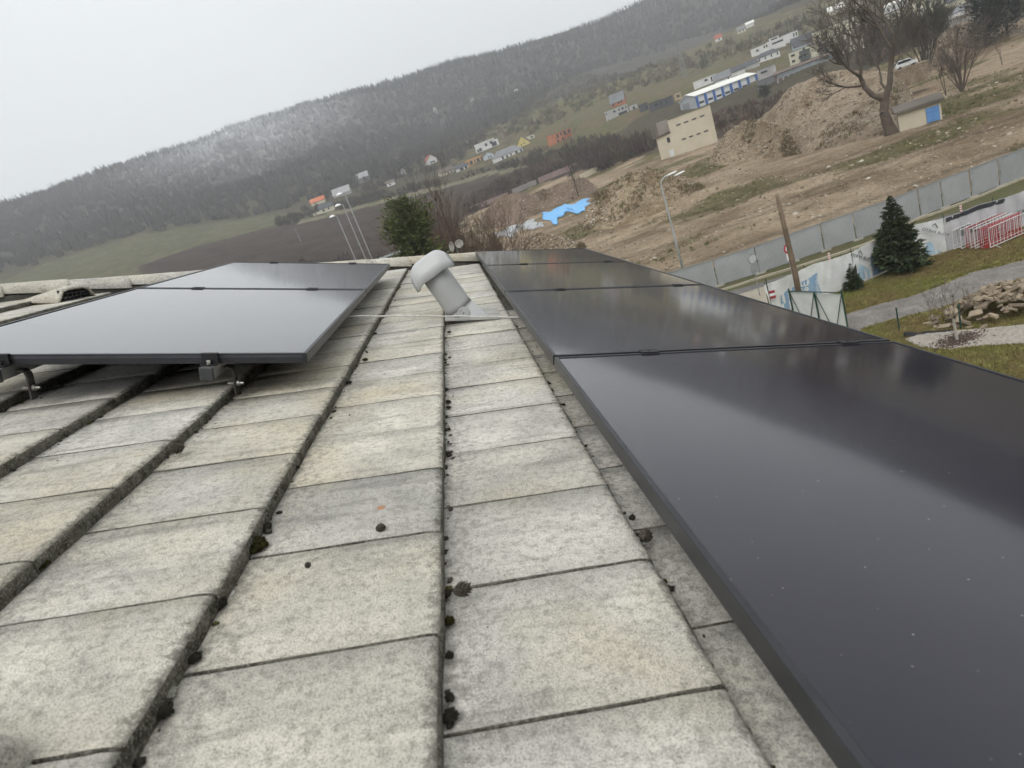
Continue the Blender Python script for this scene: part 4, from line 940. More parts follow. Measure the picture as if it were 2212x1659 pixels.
q = scatter(site, 9000); az_, r_ = az_r(q[:, 0], q[:, 1]); q = q[(r_ < 150) & (fbm(q[:, 0] / 16 + 3, q[:, 1] / 9 + 40, 4) > .49)]
P1 = np.c_[q, tz(q[:, 0], q[:, 1])]
k = np.concatenate([H.reshape(-1, 3)[fbm(H.reshape(-1, 3)[:, 0] / 6 + i * 7, H.reshape(-1, 3)[:, 1] / 6, 3) > (.545 if i in (1, 3, 4) else .58)] for i, H in enumerate(HEAPS)])
k = k[RNG.uniform(0, 1, len(k)) < .45]
P = np.concatenate([P1, k]); h = np.concatenate([RNG.uniform(.12, .4, len(P1)), RNG.uniform(.15, .7, len(k))]); V, F, per = tufts_np(P, h, h * .8)
tn = np.where(RNG.uniform(0, 1, (len(P), 1)) < np.r_[np.full(len(P1), .5), np.full(len(k), .18)][:, None], np.array([[.13, .135, .05]]), np.array([[.20, .15, .09]])) * RNG.uniform(.7, 1.25, (len(P), 1))
tag(np_obj('dry_weeds', V, F, WEED, attrs={'tone': ('POINT', np.repeat(tn, per, axis=0))}), 'dry weeds and thin grass on the rubble site', 'weeds', kind='stuff')
# lawn grass
lawn_poly = land_poly([(1773, 646), (1851, 619), (1946, 582), (2047, 546), (2212, 492), (2330, 455), (2400, 760), (2300, 900), (2000, 800), (1860, 715)]); path_poly = land_poly([(1780, 700), (1827, 680), (1900, 658), (1970, 641), (2040, 615), (2098, 590), (2160, 576), (2212, 563), (2330, 530), (2330, 575), (2212, 602), (2133, 624), (2080, 648), (2029, 668), (1960, 684), (1871, 708), (1820, 735)])
q = scatter(lawn_poly, 26000); q = q[~in_poly(q[:, 0], q[:, 1], path_poly) & ~in_poly(q[:, 0], q[:, 1], _bp.tolist())]
V, F, per = tufts_np(np.c_[q, np.full(len(q), .03)], RNG.uniform(.05, .13, len(q)), np.full(len(q), .12), 7, spread=1.0)
gn = fbm(q[:, 0] / 2.2, q[:, 1] / 2.2, 4)[:, None]; gn = np.clip((gn - .3) / .35, 0, 1); tn = (np.array([[.27, .21, .10]]) * (1 - gn) + np.array([[.225, .24, .07]]) * gn) * RNG.uniform(.75, 1.2, (len(q), 1))
tag(np_obj('lawn_grass', V, F, WEED, attrs={'tone': ('POINT', np.repeat(tn, per, axis=0))}), 'short winter grass of the lawn', 'grass', kind='stuff')
# tarpaulins
def tarp(label, c, material, name, group=None, ns=26, nt_=12, amp=.28):
    A, B, C_, D = [np.array(hit(*q)) for q in c]; vs = []; mb = MB()
    for i in range(ns + 1):
        for j in range(nt_ + 1):
            u, v = i / ns, j / nt_; v2 = v * (1 + .25 * math.sin(u * 9 + 1) + .12 * math.sin(u * 23)) - .14 * math.sin(u * 13 + 2) * (1 - v); u = u + .05 * math.sin(v * 9); p = (A * (1 - u) + B * u) * (1 - v2) + (D * (1 - u) + C_ * u) * v2
            n = float(fbm(np.array([p[0] / 1.1]), np.array([p[1] / 1.1]), 3)[0]); e_ = min(u, 1 - u, v, 1 - v) * 6
            vs.append((p[0], p[1], p[2] + .06 + amp * min(1, e_) * (n + .2 * math.sin(u * 23 + v * 3))))
    mb.add(vs, [(i * (nt_ + 1) + j, (i + 1) * (nt_ + 1) + j, (i + 1) * (nt_ + 1) + j + 1, i * (nt_ + 1) + j + 1) for i in range(ns) for j in range(nt_)])
    o = mb.build(name, material, smooth=True); o.modifiers.new('s', 'SOLIDIFY').thickness = .02; return tag(o, label, 'tarpaulin', group)
tarp('wrinkled bright blue tarpaulin lying between the mounds', [(1166, 462), (1268, 430), (1277, 446), (1186, 480)], mat('tarp_blue', (.13, .38, .72), .55, .22, 1.1, .3, col2=(.19, .47, .78)), 'tarpaulin', amp=.7)
tarp('dirty white tarpaulin beside the blue one', [(1062, 506), (1150, 474), (1176, 484), (1090, 512)], mat('tarp_white', (.50, .52, .54), .6, .4, .8, .3, col2=(.24, .23, .22)), 'tarpaulin', amp=.5)
p = hit(1215, 530); 
# a car parked by the long mound, a white pipe on the ground
# ------------------------------------------------------------------ buildings on the far side
GLZ = mat('window_glass', (.03, .035, .042), .15, .3, .6, spec=.6)
def col_mat(nm, c, var=.1, rough=.85): return mat(nm, c, rough, var, .25, fine=.0)
W_WHITE = col_mat('render_white', (.66, .66, .64)); W_CREAM = col_mat('render_cream', (.60, .57, .44)); W_GREY = col_mat('render_grey', (.40, .40, .385)); W_BEIGE = mat('render_beige', (.60, .54, .42), .9, .14, .2, col2=(.51, .455, .345))
W_YEL = col_mat('render_yellow', (.60, .50, .18)); W_ORA = col_mat('render_orange', (.56, .31, .11)); W_BRICK = col_mat('hollow_brick', (.42, .155, .08), .2); W_DARK = col_mat('anthracite_wall', (.075, .075, .085))
W_BLUE = col_mat('blue_cladding', (.03, .12, .36)); W_PALEB = col_mat('pale_blue_wall', (.48, .53, .56)); W_TIMB = col_mat('timber_gable', (.42, .33, .2)); W_PINK = col_mat('pink_wall', (.30, .22, .205), .2)
R_DARK = col_mat('roof_dark', (.085, .088, .098), .2); R_GREY = col_mat('roof_grey', (.20, .205, .215), .15); R_RED = col_mat('roof_red', (.36, .11, .065), .2); R_BRN = col_mat('roof_brown', (.145, .11, .092), .2); R_WHITE = col_mat('roof_white', (.74, .73, .68), .06)
R_ORA = col_mat('roof_orange', (.52, .17, .085), .15); DOORW = col_mat('door_white', (.66, .67, .68))
BLDS = []
def bld(name, label, K, L, D, H, wall, roof=('flat', None, 0), wins=(), side=(), th=0.0, cat='house', group=None, r=None, gable_front=False, extra=None, rz_add=0.0):
    """K: photo point of the front lower corner. L, D, H in photo px at that distance. wins: (u0,u1,v0,v1) of the front, side: of the near side wall.
    th: how far the front turns away to the other end, degrees"""
    p = hit(*K) if r is None else at_r(*K, r)
    sr_, s = px_scale(p); L, D, H = L * sr_, D * sr_, H * s
    sight = math.atan2(p.y, p.x); rz = sight - math.pi / 2 + R(th)
    t = thing(name, label, cat, tuple(p), rz, group); BLDS.append((math.degrees(math.atan2(p.x, p.y)), math.hypot(p.x, p.y), L))
    base = -max(2.0, .25 * L)
    kind, rm, rh = roof[0], roof[1], roof[2] * s
    mb = MB(); mb.box((L / 2, D / 2, (H + base) / 2), (L, D, H - base))
    ov = .35
    if kind == 'gable' and not gable_front:                                    # ridge along the front
        for x in (0, L): mb.extrude([(x, 0, H), (x, D, H), (x, D / 2, H + rh)], (.25 if x == 0 else -.25, 0, 0))
    if kind == 'gable' and gable_front:
        for y in (0, D): mb.extrude([(0, y, H), (L, y, H), (L / 2, y, H + rh)], (0, .25 if y == 0 else -.25, 0))
    wo = mb.build('wall', wall, t)
    mb = MB()
    if kind == 'flat':
        mb.box((L / 2, D / 2, H + .12), (L + .3, D + .3, .24)); mb.build('roof', rm or W_GREY, t)
    elif kind == 'gable':
        if not gable_front:
            for sg in (-1, 1):
                y0, y1 = (-ov, D / 2) if sg < 0 else (D + ov, D / 2); z0 = H - rh * ov / (D / 2)
                mb.extrude([(-ov, y0, z0), (L + ov, y0, z0), (L + ov, y1, H + rh), (-ov, y1, H + rh)], (0, 0, .25))
        else:
            for sg in (-1, 1):
                x0 = -ov if sg < 0 else L + ov; z0 = H - rh * ov / (L / 2)
                mb.extrude([(x0, -ov, z0), (L / 2, -ov, H + rh), (L / 2, D + ov, H + rh), (x0, D + ov, z0)], (0, 0, .25))
        mb.build('roof', rm, t)
    elif kind == 'hip':
        a = min(L, D) * .45
        mb.add([(-ov, -ov, H), (L + ov, -ov, H), (L + ov, D + ov, H), (-ov, D + ov, H), (a, D / 2, H + rh), (L - a, D / 2, H + rh)], [(0, 1, 5, 4), (1, 2, 5), (2, 3, 4, 5), (3, 0, 4), (3, 2, 1, 0)]); mb.build('roof', rm, t)
    elif kind == 'shed':                                                        # falls towards the front
        mb.extrude([(-ov, -ov, H), (L + ov, -ov, H), (L + ov, D + ov, H + rh), (-ov, D + ov, H + rh)], (0, 0, .3)); mb.build('roof', rm, t)
        mb = MB(); mb.hexa([(0, .05, H - .05), (L, .05, H - .05), (L, D, H - .05), (0, D, H - .05), (0, .05, H), (L, .05, H), (L, D, H + rh), (0, D, H + rh)]); mb.build('upper_wall', wall, t)
    for i, w in enumerate(wins):
        u0, u1, v0, v1 = w[:4]; gm = w[4] if len(w) > 4 else GLZ
        mb = MB(); mb.box(((u0 + u1) / 2 * L, -.03, (v0 + v1) / 2 * H), ((u1 - u0) * L, .10, (v1 - v0) * H)); fr = mb.build('window' if gm is GLZ else 'door', mat('window_frame', (.10, .10, .105), .6) if gm is GLZ else gm, t)
        if gm is GLZ:
            mb = MB(); fx = min(.12, (u1 - u0) * L * .12); mb.box(((u0 + u1) / 2 * L, -.09, (v0 + v1) / 2 * H), ((u1 - u0) * L - 2 * fx, .03, (v1 - v0) * H - 2 * fx)); mb.build('pane', GLZ, fr)
    for w in side:
        u0, u1, v0, v1 = w[:4]; gm = w[4] if len(w) > 4 else GLZ
        mb = MB(); mb.box((-.03, (1 - (u0 + u1) / 2) * D, (v0 + v1) / 2 * H), (.10, (u1 - u0) * D, (v1 - v0) * H)); mb.build('window' if gm is GLZ else 'door', gm, t)
    if extra: extra(t, L, D, H, s)
    return t
def row(n, u0, u1, w, v0, v1): return [(u0 + (u1 - u0) * k / max(1, n - 1) - w / 2, u0 + (u1 - u0) * k / max(1, n - 1) + w / 2, v0, v1) for k in range(n)]
# --- beige industrial building on the site
def annex(t, L, D, H, s):
    a = 31 * s; h = 48 * s; mb = MB(); mb.box((-a / 2, D * .3, (h - 4) / 2), (a, D * .6, h + 4)); mb.build('annex_wall', W_BEIGE, t)
    mb = MB(); mb.extrude([(-a - .7, -.5, h - .1), (.0, -.5, h + .25), (.0, D * .62, h + .25), (-a - .7, D * .62, h - .1)], (0, 0, .28)); mb.build('annex_roof', R_BRN, t)
    mb = MB(); mb.box((-a * .22, -.03, h * .74), (a * .2, .1, h * .22)); mb.build('window', GLZ, t)
    mb = MB(); mb.box((-a * .22, -.04, h * .15), (a * .3, .1, h * .30)); mb.build('door', DOORW, t)
    mb = MB(); mb.box((-a * .42, D * .75, h + 1.6), (a * .84, D * .4, 3.6)); mb.build('tank_housing', col_mat('old_concrete', (.30, .27, .235), .2), t)
bld('industrial_building', 'windowless beige industrial block with two rows of narrow slots', (1460, 336), 92, 70, 74, W_BEIGE, ('flat', col_mat('roof_moss', (.16, .155, .12), .3), 0),
    row(4, .22, .78, .105, .765, .80) + row(4, .27, .79, .095, .345, .38), cat='building', extra=annex, th=-3)
# --- blue and white hall
def hall_x(t, L, D, H, s):
    n = 7
    for k in range(n + 1):
        mb = MB(); mb.box((L * k / n * .985 + .5, -.12, H / 2), (L * .036, .3, H * .98)); mb.build('blue_pilaster', W_BLUE, t)
    for k in range(n):
        x = L * (k + .5) / n
        mb = MB(); mb.box((x + .3, -.05, H * .38), (L * .095, .12, H * .76)); d = mb.build('door', col_mat('roller_door', (.60, .61, .62)), t)
        mb = MB(); mb.box((x + .3, -.12, H * .36), (L * .08, .05, H * .17)); mb.build('door_window', GLZ, d)
    mb = MB(); mb.box((-.06, D * .62, H * .36), (.12, D * .42, H * .72)); mb.build('roller_gate', col_mat('gate_grey', (.30, .31, .32)), t)
bld('workshop_hall', 'long low hall with white roof, blue pilasters and roller doors', (1507, 234), 158, 74, 25, col_mat('hall_grey', (.46, .48, .50)), ('gable', R_WHITE, 9), th=30, cat='hall', extra=hall_x)
# --- modern grey house, brick shell with grey roof, dark boxes
def wing(dx, Lw, Dw, Hw, wall, wins=(), roofm=None):
    def f(t, L, D, H, s):
        x0 = dx * s; l, d, h = Lw * s, Dw * s, Hw * s
        mb = MB(); mb.box((x0 + l / 2, d / 2 + .02, (h - 3) / 2), (l, d, h + 3)); mb.build('wing_wall', wall, t)
        mb = MB(); mb.box((x0 + l / 2, d / 2, h + .1), (l + .3, d + .2, .2)); mb.build('wing_roof', roofm or R_GREY, t)
        for (u0, u1, v0, v1) in wins:
            mb = MB(); mb.box((x0 + (u0 + u1) / 2 * l, -.03, (v0 + v1) / 2 * h), ((u1 - u0) * l, .1, (v1 - v0) * h)); mb.build('window', GLZ, t)
    return f
bld('flat_house', 'grey rendered modern house with dark terrace, below the brick shell', (1311, 263), 52, 24, 19, W_GREY, ('flat', W_GREY, 0), [(.04, .1, .7, .84), (.36, .47, .62, .84), (.58, .65, .62, .84), (.72, .82, .6, .86), (.9, .94, .58, .88), (.55, .92, .08, .42), (.05, .1, .05, .15)], th=-2, extra=wing(52, 17, 20, 13, W_GREY, [(.4, .7, .3, .7)]))
bld('house_shell', 'unfinished red brick house with grey roof and two skylights', (1321, 233), 32, 16, 9, W_BRICK, ('gable', R_GREY, 15), [(.12, .24, .15, .75), (.5, .62, .25, .8), (.72, .84, .25, .8)], th=-14)
bld('flat_house', 'anthracite flat roofed house shell, closest to the grey modern house', (1383, 244), 20, 14, 15, W_DARK, ('flat', W_DARK, 0), [(.7, .95, .2, .7)])
bld('flat_house', 'anthracite flat roofed house shell in the middle of the dark row', (1405, 243), 30, 14, 17, W_DARK, ('flat', W_DARK, 0), [(.4, .7, .4, .8), (.8, .92, .2, .8)])
bld('flat_house', 'anthracite flat roofed house shell beside the timber fronted one', (1434, 233), 24, 14, 17, W_DARK, ('flat', W_DARK, 0), [(.3, .45, .2, .8)])
bld('flat_house', 'small timber fronted house behind the hall gable', (1459, 218), 15, 12, 15, W_TIMB, ('flat', W_DARK, 0), [(.3, .75, .3, .65)])
bld('flat_house', 'white flat house with black window right behind the hall', (1500, 194), 50, 26, 14, W_WHITE, ('flat', R_WHITE, 0), [(.5, .64, .55, .85), (.78, .84, .2, .9)])
bld('bungalow', 'dark roofed bungalow with white gable behind the hall roof', (1545, 186), 36, 24, 10, W_WHITE, ('gable', R_GREY, 12), [(.8, .9, .2, .7)])
bld('bungalow', 'bungalow with two grey roof panels left of the tall dark roof', (1577, 168), 34, 22, 9, W_WHITE, ('gable', R_DARK, 8))
bld('bungalow', 'dark roofed bungalow with white chimney above the hall end', (1602, 156), 40, 24, 8, W_GREY, ('hip', R_DARK, 9))
bld('old_workshop', 'pale old workshop with blue plinth joining the hall', (1640, 183), 40, 20, 28, col_mat('old_render', (.44, .42, .41), .25), ('flat', R_GREY, 0), [(.2, .55, .68, .82), (0, .9, .0, .28, W_BLUE)], cat='building')
bld('garage_row', 'dull grey garage below the pale old workshop', (1638, 198), 40, 14, 20, col_mat('garage_grey', (.17, .175, .18), .2), ('flat', R_GREY, 0), cat='building')
# --- long shed, apartments, houses uphill
def shed_x(t, L, D, H, s):
    for k in range(12): mb = MB(); mb.box((L * (k + .5) / 12, -.12, H * .3), (.35, .24, H * .6)); mb.build('column', W_GREY, t)
    for k in range(11): mb = MB(); mb.box((L * (k + 1) / 12, -.06, H * .78), (L / 12 * .97, .1, H * .5)); mb.build('sheet_bay', mat('corrugated_sheet', (.26, .285, .30), .6, .2, .6, metal=.2, rnd=.1), t)
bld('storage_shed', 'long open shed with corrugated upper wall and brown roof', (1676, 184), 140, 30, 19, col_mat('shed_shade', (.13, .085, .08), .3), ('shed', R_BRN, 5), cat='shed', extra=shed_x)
def apt_x(t, L, D, H, s):
    for k in range(2):
        for j in range(2):
            x = L * (.22 + .27 * k); z = H * (.30 + .36 * j)
            mb = MB(); mb.box((x, -.75, z), (L * .15, 1.5, .25)); bl = mb.build('balcony', col_mat('balcony_slab', (.25, .26, .25)), t)
            mb = MB(); mb.box((x, -1.5, z + .6), (L * .15, .06, 1.0)); mb.build('balcony_rail', col_mat('balcony_panel', (.07, .09, .09)), bl)
    mb = MB(); mb.box((L * .68, D * .5, H + 1.7), (L * .64, D * .9, 3.4)); mb.build('upper_storey', W_CREAM, t)
    mb = MB(); mb.box((L * .68, D * .5, H + 3.5), (L * .645, D * .92, .25)); mb.build('roof', R_GREY, t)
    for k in range(5): mb = MB(); mb.box((L * (.42 + .12 * k), -.02 + D * .05, H + 1.2), (L * .032, .2, 2.0)); mb.build('window', GLZ, t)
bld('apartment_block', 'cream apartment block with dark balconies above the long shed', (1709, 150), 150, 34, 32, W_CREAM, ('flat', R_GREY, 0),
    [(.03, .085, .72, .86), (.03, .075, .36, .52), (.03, .08, .05, .16)] + [(.13, .18, .42, .6), (.2, .235, .74, .98), (.2, .235, .4, .6), (.42, .46, .72, 1.0), (.39, .46, .40, .6), (.34, .4, .04, .2), (.58, .62, .7, .96), (.66, .7, .7, .96), (.58, .62, .3, .56), (.68, .72, .3, .56), (.8, .84, .6, .86), (.9, .94, .6, .86)], cat='apartment building', extra=apt_x)
bld('apartment_block', 'long cream apartment terrace behind the bare tree crown', (1872, 74), 200, 30, 22, W_CREAM, ('flat', R_GREY, 0), [w for k in range(2) for w in row(12, .05, .95, .028, .12 + .45 * k, .40 + .45 * k)], cat='apartment building')
bld('flat_house', 'white stepped modern house with one dark window, leftmost on the slope', (1624, 124), 38, 24, 14, W_WHITE, ('flat', R_WHITE, 0), [(.3, .45, .45, .75), (.74, .82, .55, .9), (.88, .96, .55, .9)], th=-4)
bld('flat_house', 'white modern house with ribbon windows and roof box', (1658, 110), 40, 22, 15, W_WHITE, ('flat', R_WHITE, 0), [(.3, .9, .5, .75)], extra=wing(6, 20, 14, 21, W_WHITE, [(.2, .85, .78, .92)]))
bld('flat_house', 'white modern house with grey parapet beside the ribbon window one', (1690, 96), 36, 22, 16, W_WHITE, ('flat', R_GREY, 0), [(.7, .78, .35, .8), (.86, .94, .35, .8)])
bld('bungalow', 'dark hip roofed bungalow in front of the white modern houses', (1634, 138), 52, 26, 9, W_WHITE, ('hip', R_DARK, 8), row(4, .15, .9, .05, .2, .8))
bld('gable_house', 'steep dark roofed house with skylights above the apartment block', (1716, 112), 44, 28, 9, W_PALEB, ('gable', R_DARK, 17), th=10)
bld('gable_house', 'pale house with white roof among bushes high on the slope', (1790, 36), 34, 22, 8, W_CREAM, ('gable', R_WHITE, 9))
bld('gable_house', 'sand coloured gable house with brown roof at the top edge', (1845, 26), 28, 22, 8, W_BEIGE, ('gable', R_BRN, 15), gable_front=True)
bld('gable_house', 'white house with arched bays beyond the apartment terrace', (1908, 32), 52, 24, 13, W_WHITE, ('gable', R_WHITE, 4), row(4, .2, .85, .07, .25, .7))
def tyre_x(t, L, D, H, s):
    f = MB(); f.box((L * .5, -1.6, H * .72), (L * 1.02, .25, H * .36)); fo = f.build('fascia', W_WHITE, t)
    f = MB(); f.extrude([(-.5, -1.6, H * .92), (L + .5, -1.6, H * .92), (L + .5, 2.0, H * 1.25), (-.5, 2.0, H * 1.25)], (0, 0, .2)); f.build('canopy_roof', R_GREY, t)
    cu = bpy.data.curves.new('lettering', 'FONT'); cu.body = 'PNEU'; cu.size = H * .26; cu.extrude = .02; tmp = bpy.data.objects.new('tmp', cu); COL.objects.link(tmp)
    me = bpy.data.meshes.new_from_object(tmp.evaluated_get(bpy.context.evaluated_depsgraph_get())); bpy.data.objects.remove(tmp); me.materials.clear(); me.materials.append(BLACK_P)
    o = bpy.data.objects.new('lettering', me); link(o, fo); o.location = (L * .40, -1.75, H * .63); o.rotation_euler = (R(90), 0, 0)
bld('tyre_shop', 'tyre shop with grey canopy and white lettered fascia behind the gravel pile', (2050, 54), 62, 26, 19, W_WHITE, ('gable', R_GREY, 8), cat='shop', extra=tyre_x, r=200)
bld('gable_house', 'cream house with grey roof above the tyre shop', (2046, 20), 44, 24, 12, W_CREAM, ('gable', R_DARK, 8))
# --- houses along the ploughed field
bld('gable_house', 'low beige house with brown roof and skylight at the field corner', (953, 382), 33, 20, 7, W_BEIGE, ('gable', R_BRN, 8), [(.5, .62, .2, .7), (.75, .85, .2, .7)], th=14)
bld('bungalow', 'grey roofed garage wing with white pier beside the beige house', (986, 373), 30, 18, 7, W_WHITE, ('gable', R_DARK, 6), [(.3, .6, .1, .8), (.7, .9, .1, .8)])
bld('flat_house', 'orange flat roofed house with three large windows', (1009, 362), 40, 22, 13, W_ORA, ('flat', W_ORA, 0), [(.04, .14, .3, .8), (.22, .4, .2, .8), (.48, .56, .2, .8), (.62, .8, .2, .8), (.88, .97, .3, .85)], extra=wing(12, 34, 4, 4, W_ORA))
bld('gable_house', 'small pale blue gable house between the orange and white houses', (1046, 348), 24, 20, 9, W_PALEB, ('gable', R_GREY, 6), [(.42, .56, .3, .7), (.66, .8, .3, .7)], gable_front=True)
bld('flat_house', 'white two storey modern house with large corner window', (1030, 332), 46, 24, 17, W_WHITE, ('flat', R_WHITE, 0), [(.06, .14, .05, .4), (.16, .3, .08, .48), (.5, .62, .42, .78), (.76, .9, .48, .8)], th=-4, extra=wing(30, 22, 20, 14, W_WHITE, [(.3, .8, .15, .75)]))
bld('bungalow', 'long white bungalow with wide grey hip roof', (1066, 354), 72, 34, 9, W_WHITE, ('hip', R_GREY, 13), [(.3, .36, .1, .9), (.44, .5, .2, .8), (.58, .62, .1, .9), (.74, .82, .1, .95), (.9, .96, .2, .9)])
bld('gable_house', 'bright yellow gable house with rust coloured roof', (1119, 320), 28, 24, 6, W_YEL, ('gable', R_BRN, 14), [(.3, .38, .3, .9), (.55, .62, .5, 1.2)], gable_front=True, th=-12)
bld('gable_house', 'cream house half hidden behind the yellow gable house', (1134, 306), 24, 18, 8, W_CREAM, ('flat', R_GREY, 0), [(.6, .85, .3, .7)])
bld('house_shell', 'unfinished orange brick two storey house with dark openings', (1186, 317), 56, 26, 20, W_BRICK, ('flat', W_BRICK, 0), [(.40, .48, .5, .92), (.56, .62, .62, .95), (.70, .80, .55, .95), (.88, .97, .55, .95), (.36, .44, .05, .35), (.56, .64, .1, .4)], th=-3)
bld('gable_house', 'cream gable house at the field edge, left group', (693, 462), 32, 20, 9, W_CREAM, ('gable', R_DARK, 8), [(.2, .34, .2, .75), (.6, .7, .3, .8)], th=-8, extra=wing(-20, 20, 14, 6, W_CREAM))
bld('gable_house', 'house with bright orange roof behind the cream field edge house', (674, 446), 32, 20, 6, W_CREAM, ('gable', R_ORA, 8), th=-6)
bld('gable_house', 'pale grey roofed house above the floodlight masts', (722, 429), 40, 26, 5, W_GREY, ('gable', col_mat('roof_pale', (.33, .33, .335)), 13), th=-6)
bld('gable_house', 'dull grey gable barn at the forest edge', (776, 398), 26, 20, 11, col_mat('barn_grey', (.2, .19, .18)), ('gable', col_mat('roof_pale', (.33, .33, .335)), 10), th=-10)
bld('gable_house', 'small white hut among bare trees near the dark firs', (837, 404), 19, 14, 7, W_WHITE, ('gable', R_BRN, 4), [(.3, .5, .2, .7)])
bld('gable_house', 'tiny white cabin with slit between the dark firs', (868, 379), 10, 8, 9, W_WHITE, ('gable', R_DARK, 5), gable_front=True)
bld('gable_house', 'white house with red roof and dark balcony at the wood edge', (926, 357), 23, 24, 10, W_WHITE, ('gable', R_RED, 9), [(.2, .8, .3, .55), (.3, .4, .05, .25), (.6, .7, .05, .25)], gable_front=True, th=20)
bld('gable_house', 'narrow white house alone high in the bare wood', (939, 248), 8, 8, 11, W_GREY, ('gable', R_DARK, 5), [(.3, .7, .4, .6)], gable_front=True)
bld('gable_house', 'small house with reddish roof high in the wood', (1014, 220), 14, 12, 4, W_GREY, ('gable', R_BRN, 4))
bld('greenhouse', 'white greenhouse on the scrubby slope below the conifers', (1109, 202), 14, 9, 4, W_GREY, ('gable', R_WHITE, 2), cat='greenhouse')
bld('gable_house', 'lone small white cottage with red roof left of the hillside cabins', (1546, 92), 15, 12, 7, W_WHITE, ('gable', R_RED, 6), [(.5, .7, .2, .7)])
bld('gable_house', 'pale hillside cabin under the bare trees, lower one', (1594, 74), 18, 12, 7, W_CREAM, ('gable', R_GREY, 5), row(2, .3, .7, .14, .2, .7))
bld('gable_house', 'pale hillside cabin under the bare trees, upper one', (1612, 62), 18, 12, 7, W_WHITE, ('gable', R_WHITE, 4))
# --- shed with blue doors beside the big tree
def bshed_x(t, L, D, H, s):
    mb = MB(); mb.box((L * .80, -.05, H * .42), (L * .30, .08, H * .80)); d = mb.build('door', col_mat('door_blue', (.10, .24, .50)), t)
    for x in (L * .725, L * .875): mb = MB(); mb.box((x, -.11, H * .42), (L * .135, .04, H * .76)); lf = mb.build('door_leaf', col_mat('door_blue2', (.12, .28, .56)), d)
    mb = MB(); mb.box((L * .80, -.14, H * .56), (L * .29, .03, .09)); mb.build('door_bar', col_mat('door_blue', (.10, .24, .50)), d)
bld('garden_shed', 'small plastered shed with blue double door under the big tree', (1944, 285), 84, 44, 37, W_BEIGE, ('shed', col_mat('shed_roof', (.14, .12, .10), .3), 9), cat='shed', extra=bshed_x, th=4)
# --- boundary walls behind the reddish mound
for i, (a_, b_, hh, lb, mm) in enumerate((((1018, 456), (1100, 424), 9, 'dull red wall behind the reddish mound', W_PINK), ((1108, 420), (1160, 398), 10, 'pale plank wall behind the reddish mound', col_mat('plank_wall', (.27, .25, .235), .2)), ((1165, 396), (1250, 362), 11, 'faded pink wall below the brown thicket', W_PINK), ((1255, 388), (1292, 370), 10, 'yellowish concrete wall left of the beige block', W_BEIGE))):
    A, B = hit(*a_), hit(*b_); s_ = (A - Vector(CAM)).length / FPX; d = B - A; L = math.hypot(d.x, d.y); n = max(3, int(L / 2.5))
    t = thing('boundary_wall', lb, 'wall', tuple(A), math.atan2(d.y, d.x)); h = hh * s_
    for k in range(n):
        x = L * (k + .5) / n; mb = MB(); mb.box((x, 0, d.z * (k + .5) / n + h / 2 - .5), (L / n - .04, .2, h + 1)); mb.build('wall_panel', mm, t)
# --- white car or van, pipe, pylon, field poles, floodlight masts
p = hit(1948, 156); s_ = (p - Vector(CAM)).length / FPX
p = at_r(1936, 153, 133); t = thing('parked_van', 'white van parked behind the crown of the big tree', 'van', tuple(p), math.atan2(p.y, p.x) - math.pi / 2 + R(10)); t.scale = (.66, .66, .66); VW = mat('van_white', (.68, .69, .70), .35, .05, 1)
mb = MB(); mb.extrude([(0, 0, .35), (4.8, 0, .35), (4.8, 0, 1.0), (3.9, 0, 1.15), (3.2, 0, 1.95), (.15, 0, 2.0), (0, 0, 1.2)], (0, 1.9, 0)); mb.build('body', VW, t, bevel=.08)
mb = MB(); mb.extrude([(3.75, -.01, 1.2), (3.15, -.01, 1.82), (.5, -.01, 1.85), (.5, -.01, 1.2)], (0, 1.92, 0)); mb.build('window_band', GLZ, t)
for x in (.9, 3.9):
    for y in (.1, 1.8): mb = MB(); mb.lathe([(.33, -.1), (.33, .1)], 14, c=(x, y, .33), M=Matrix.Rotation(R(90), 3, 'X')); mb.build('wheel', CLAMP, t)
mp = MB(); mp.box((0, 0, 0), (6.0, 4.0, 3.0), rz=t.rotation_euler.z); mo = mp.build('hardstanding', HEAP3); mo.location = t.matrix_basis @ Vector((2.4, 1.2, -2.28)); tag(mo, kind='structure')
A, B = hit(2122, 87), hit(2182, 73); mb = MB(); mb.tube([A + Vector((0, 0, .15)), B + Vector((0, 0, .15))], .13, 8); tag(mb.build('pipe', W_WHITE), 'long white pipe lying on the site near the upper corner', 'pipe')
MAST = mat('mast_grey', (.25, .255, .25), .6, .15, 3, metal=.2)
p = hit(1480, 168); top = at_r(1465, 92, math.hypot(p.x, p.y)).z - p.z; t = thing('power_pylon', 'grey lattice power pylon on the scrubby hillside', 'pylon', tuple(p))
w0, w1 = top * .07, top * .018
cor = lambda f, sx, sy: Vector((sx * (w0 + (w1 - w0) * f), sy * (w0 + (w1 - w0) * f), top * f))
for sx in (-1, 1):
    for sy in (-1, 1): mb = MB(); mb.tube([cor(0, sx, sy), cor(1, sx, sy)], .16, 4); mb.build('leg', MAST, t)
for k in range(8):
    f0, f1 = k / 8, (k + 1) / 8
    for (a_, b_) in (((-1, -1), (1, -1)), ((1, -1), (1, 1)), ((1, 1), (-1, 1)), ((-1, 1), (-1, -1))): mb = MB(); mb.tube([cor(f0, *a_), cor(f1, *b_)], .09, 4); mb.build('brace', MAST, t)
for f in (.80, .90): mb = MB(); mb.tube([(-top * .11, 0, top * f), (top * .11, 0, top * f)], .14, 4); mb.build('cross_arm', MAST, t)
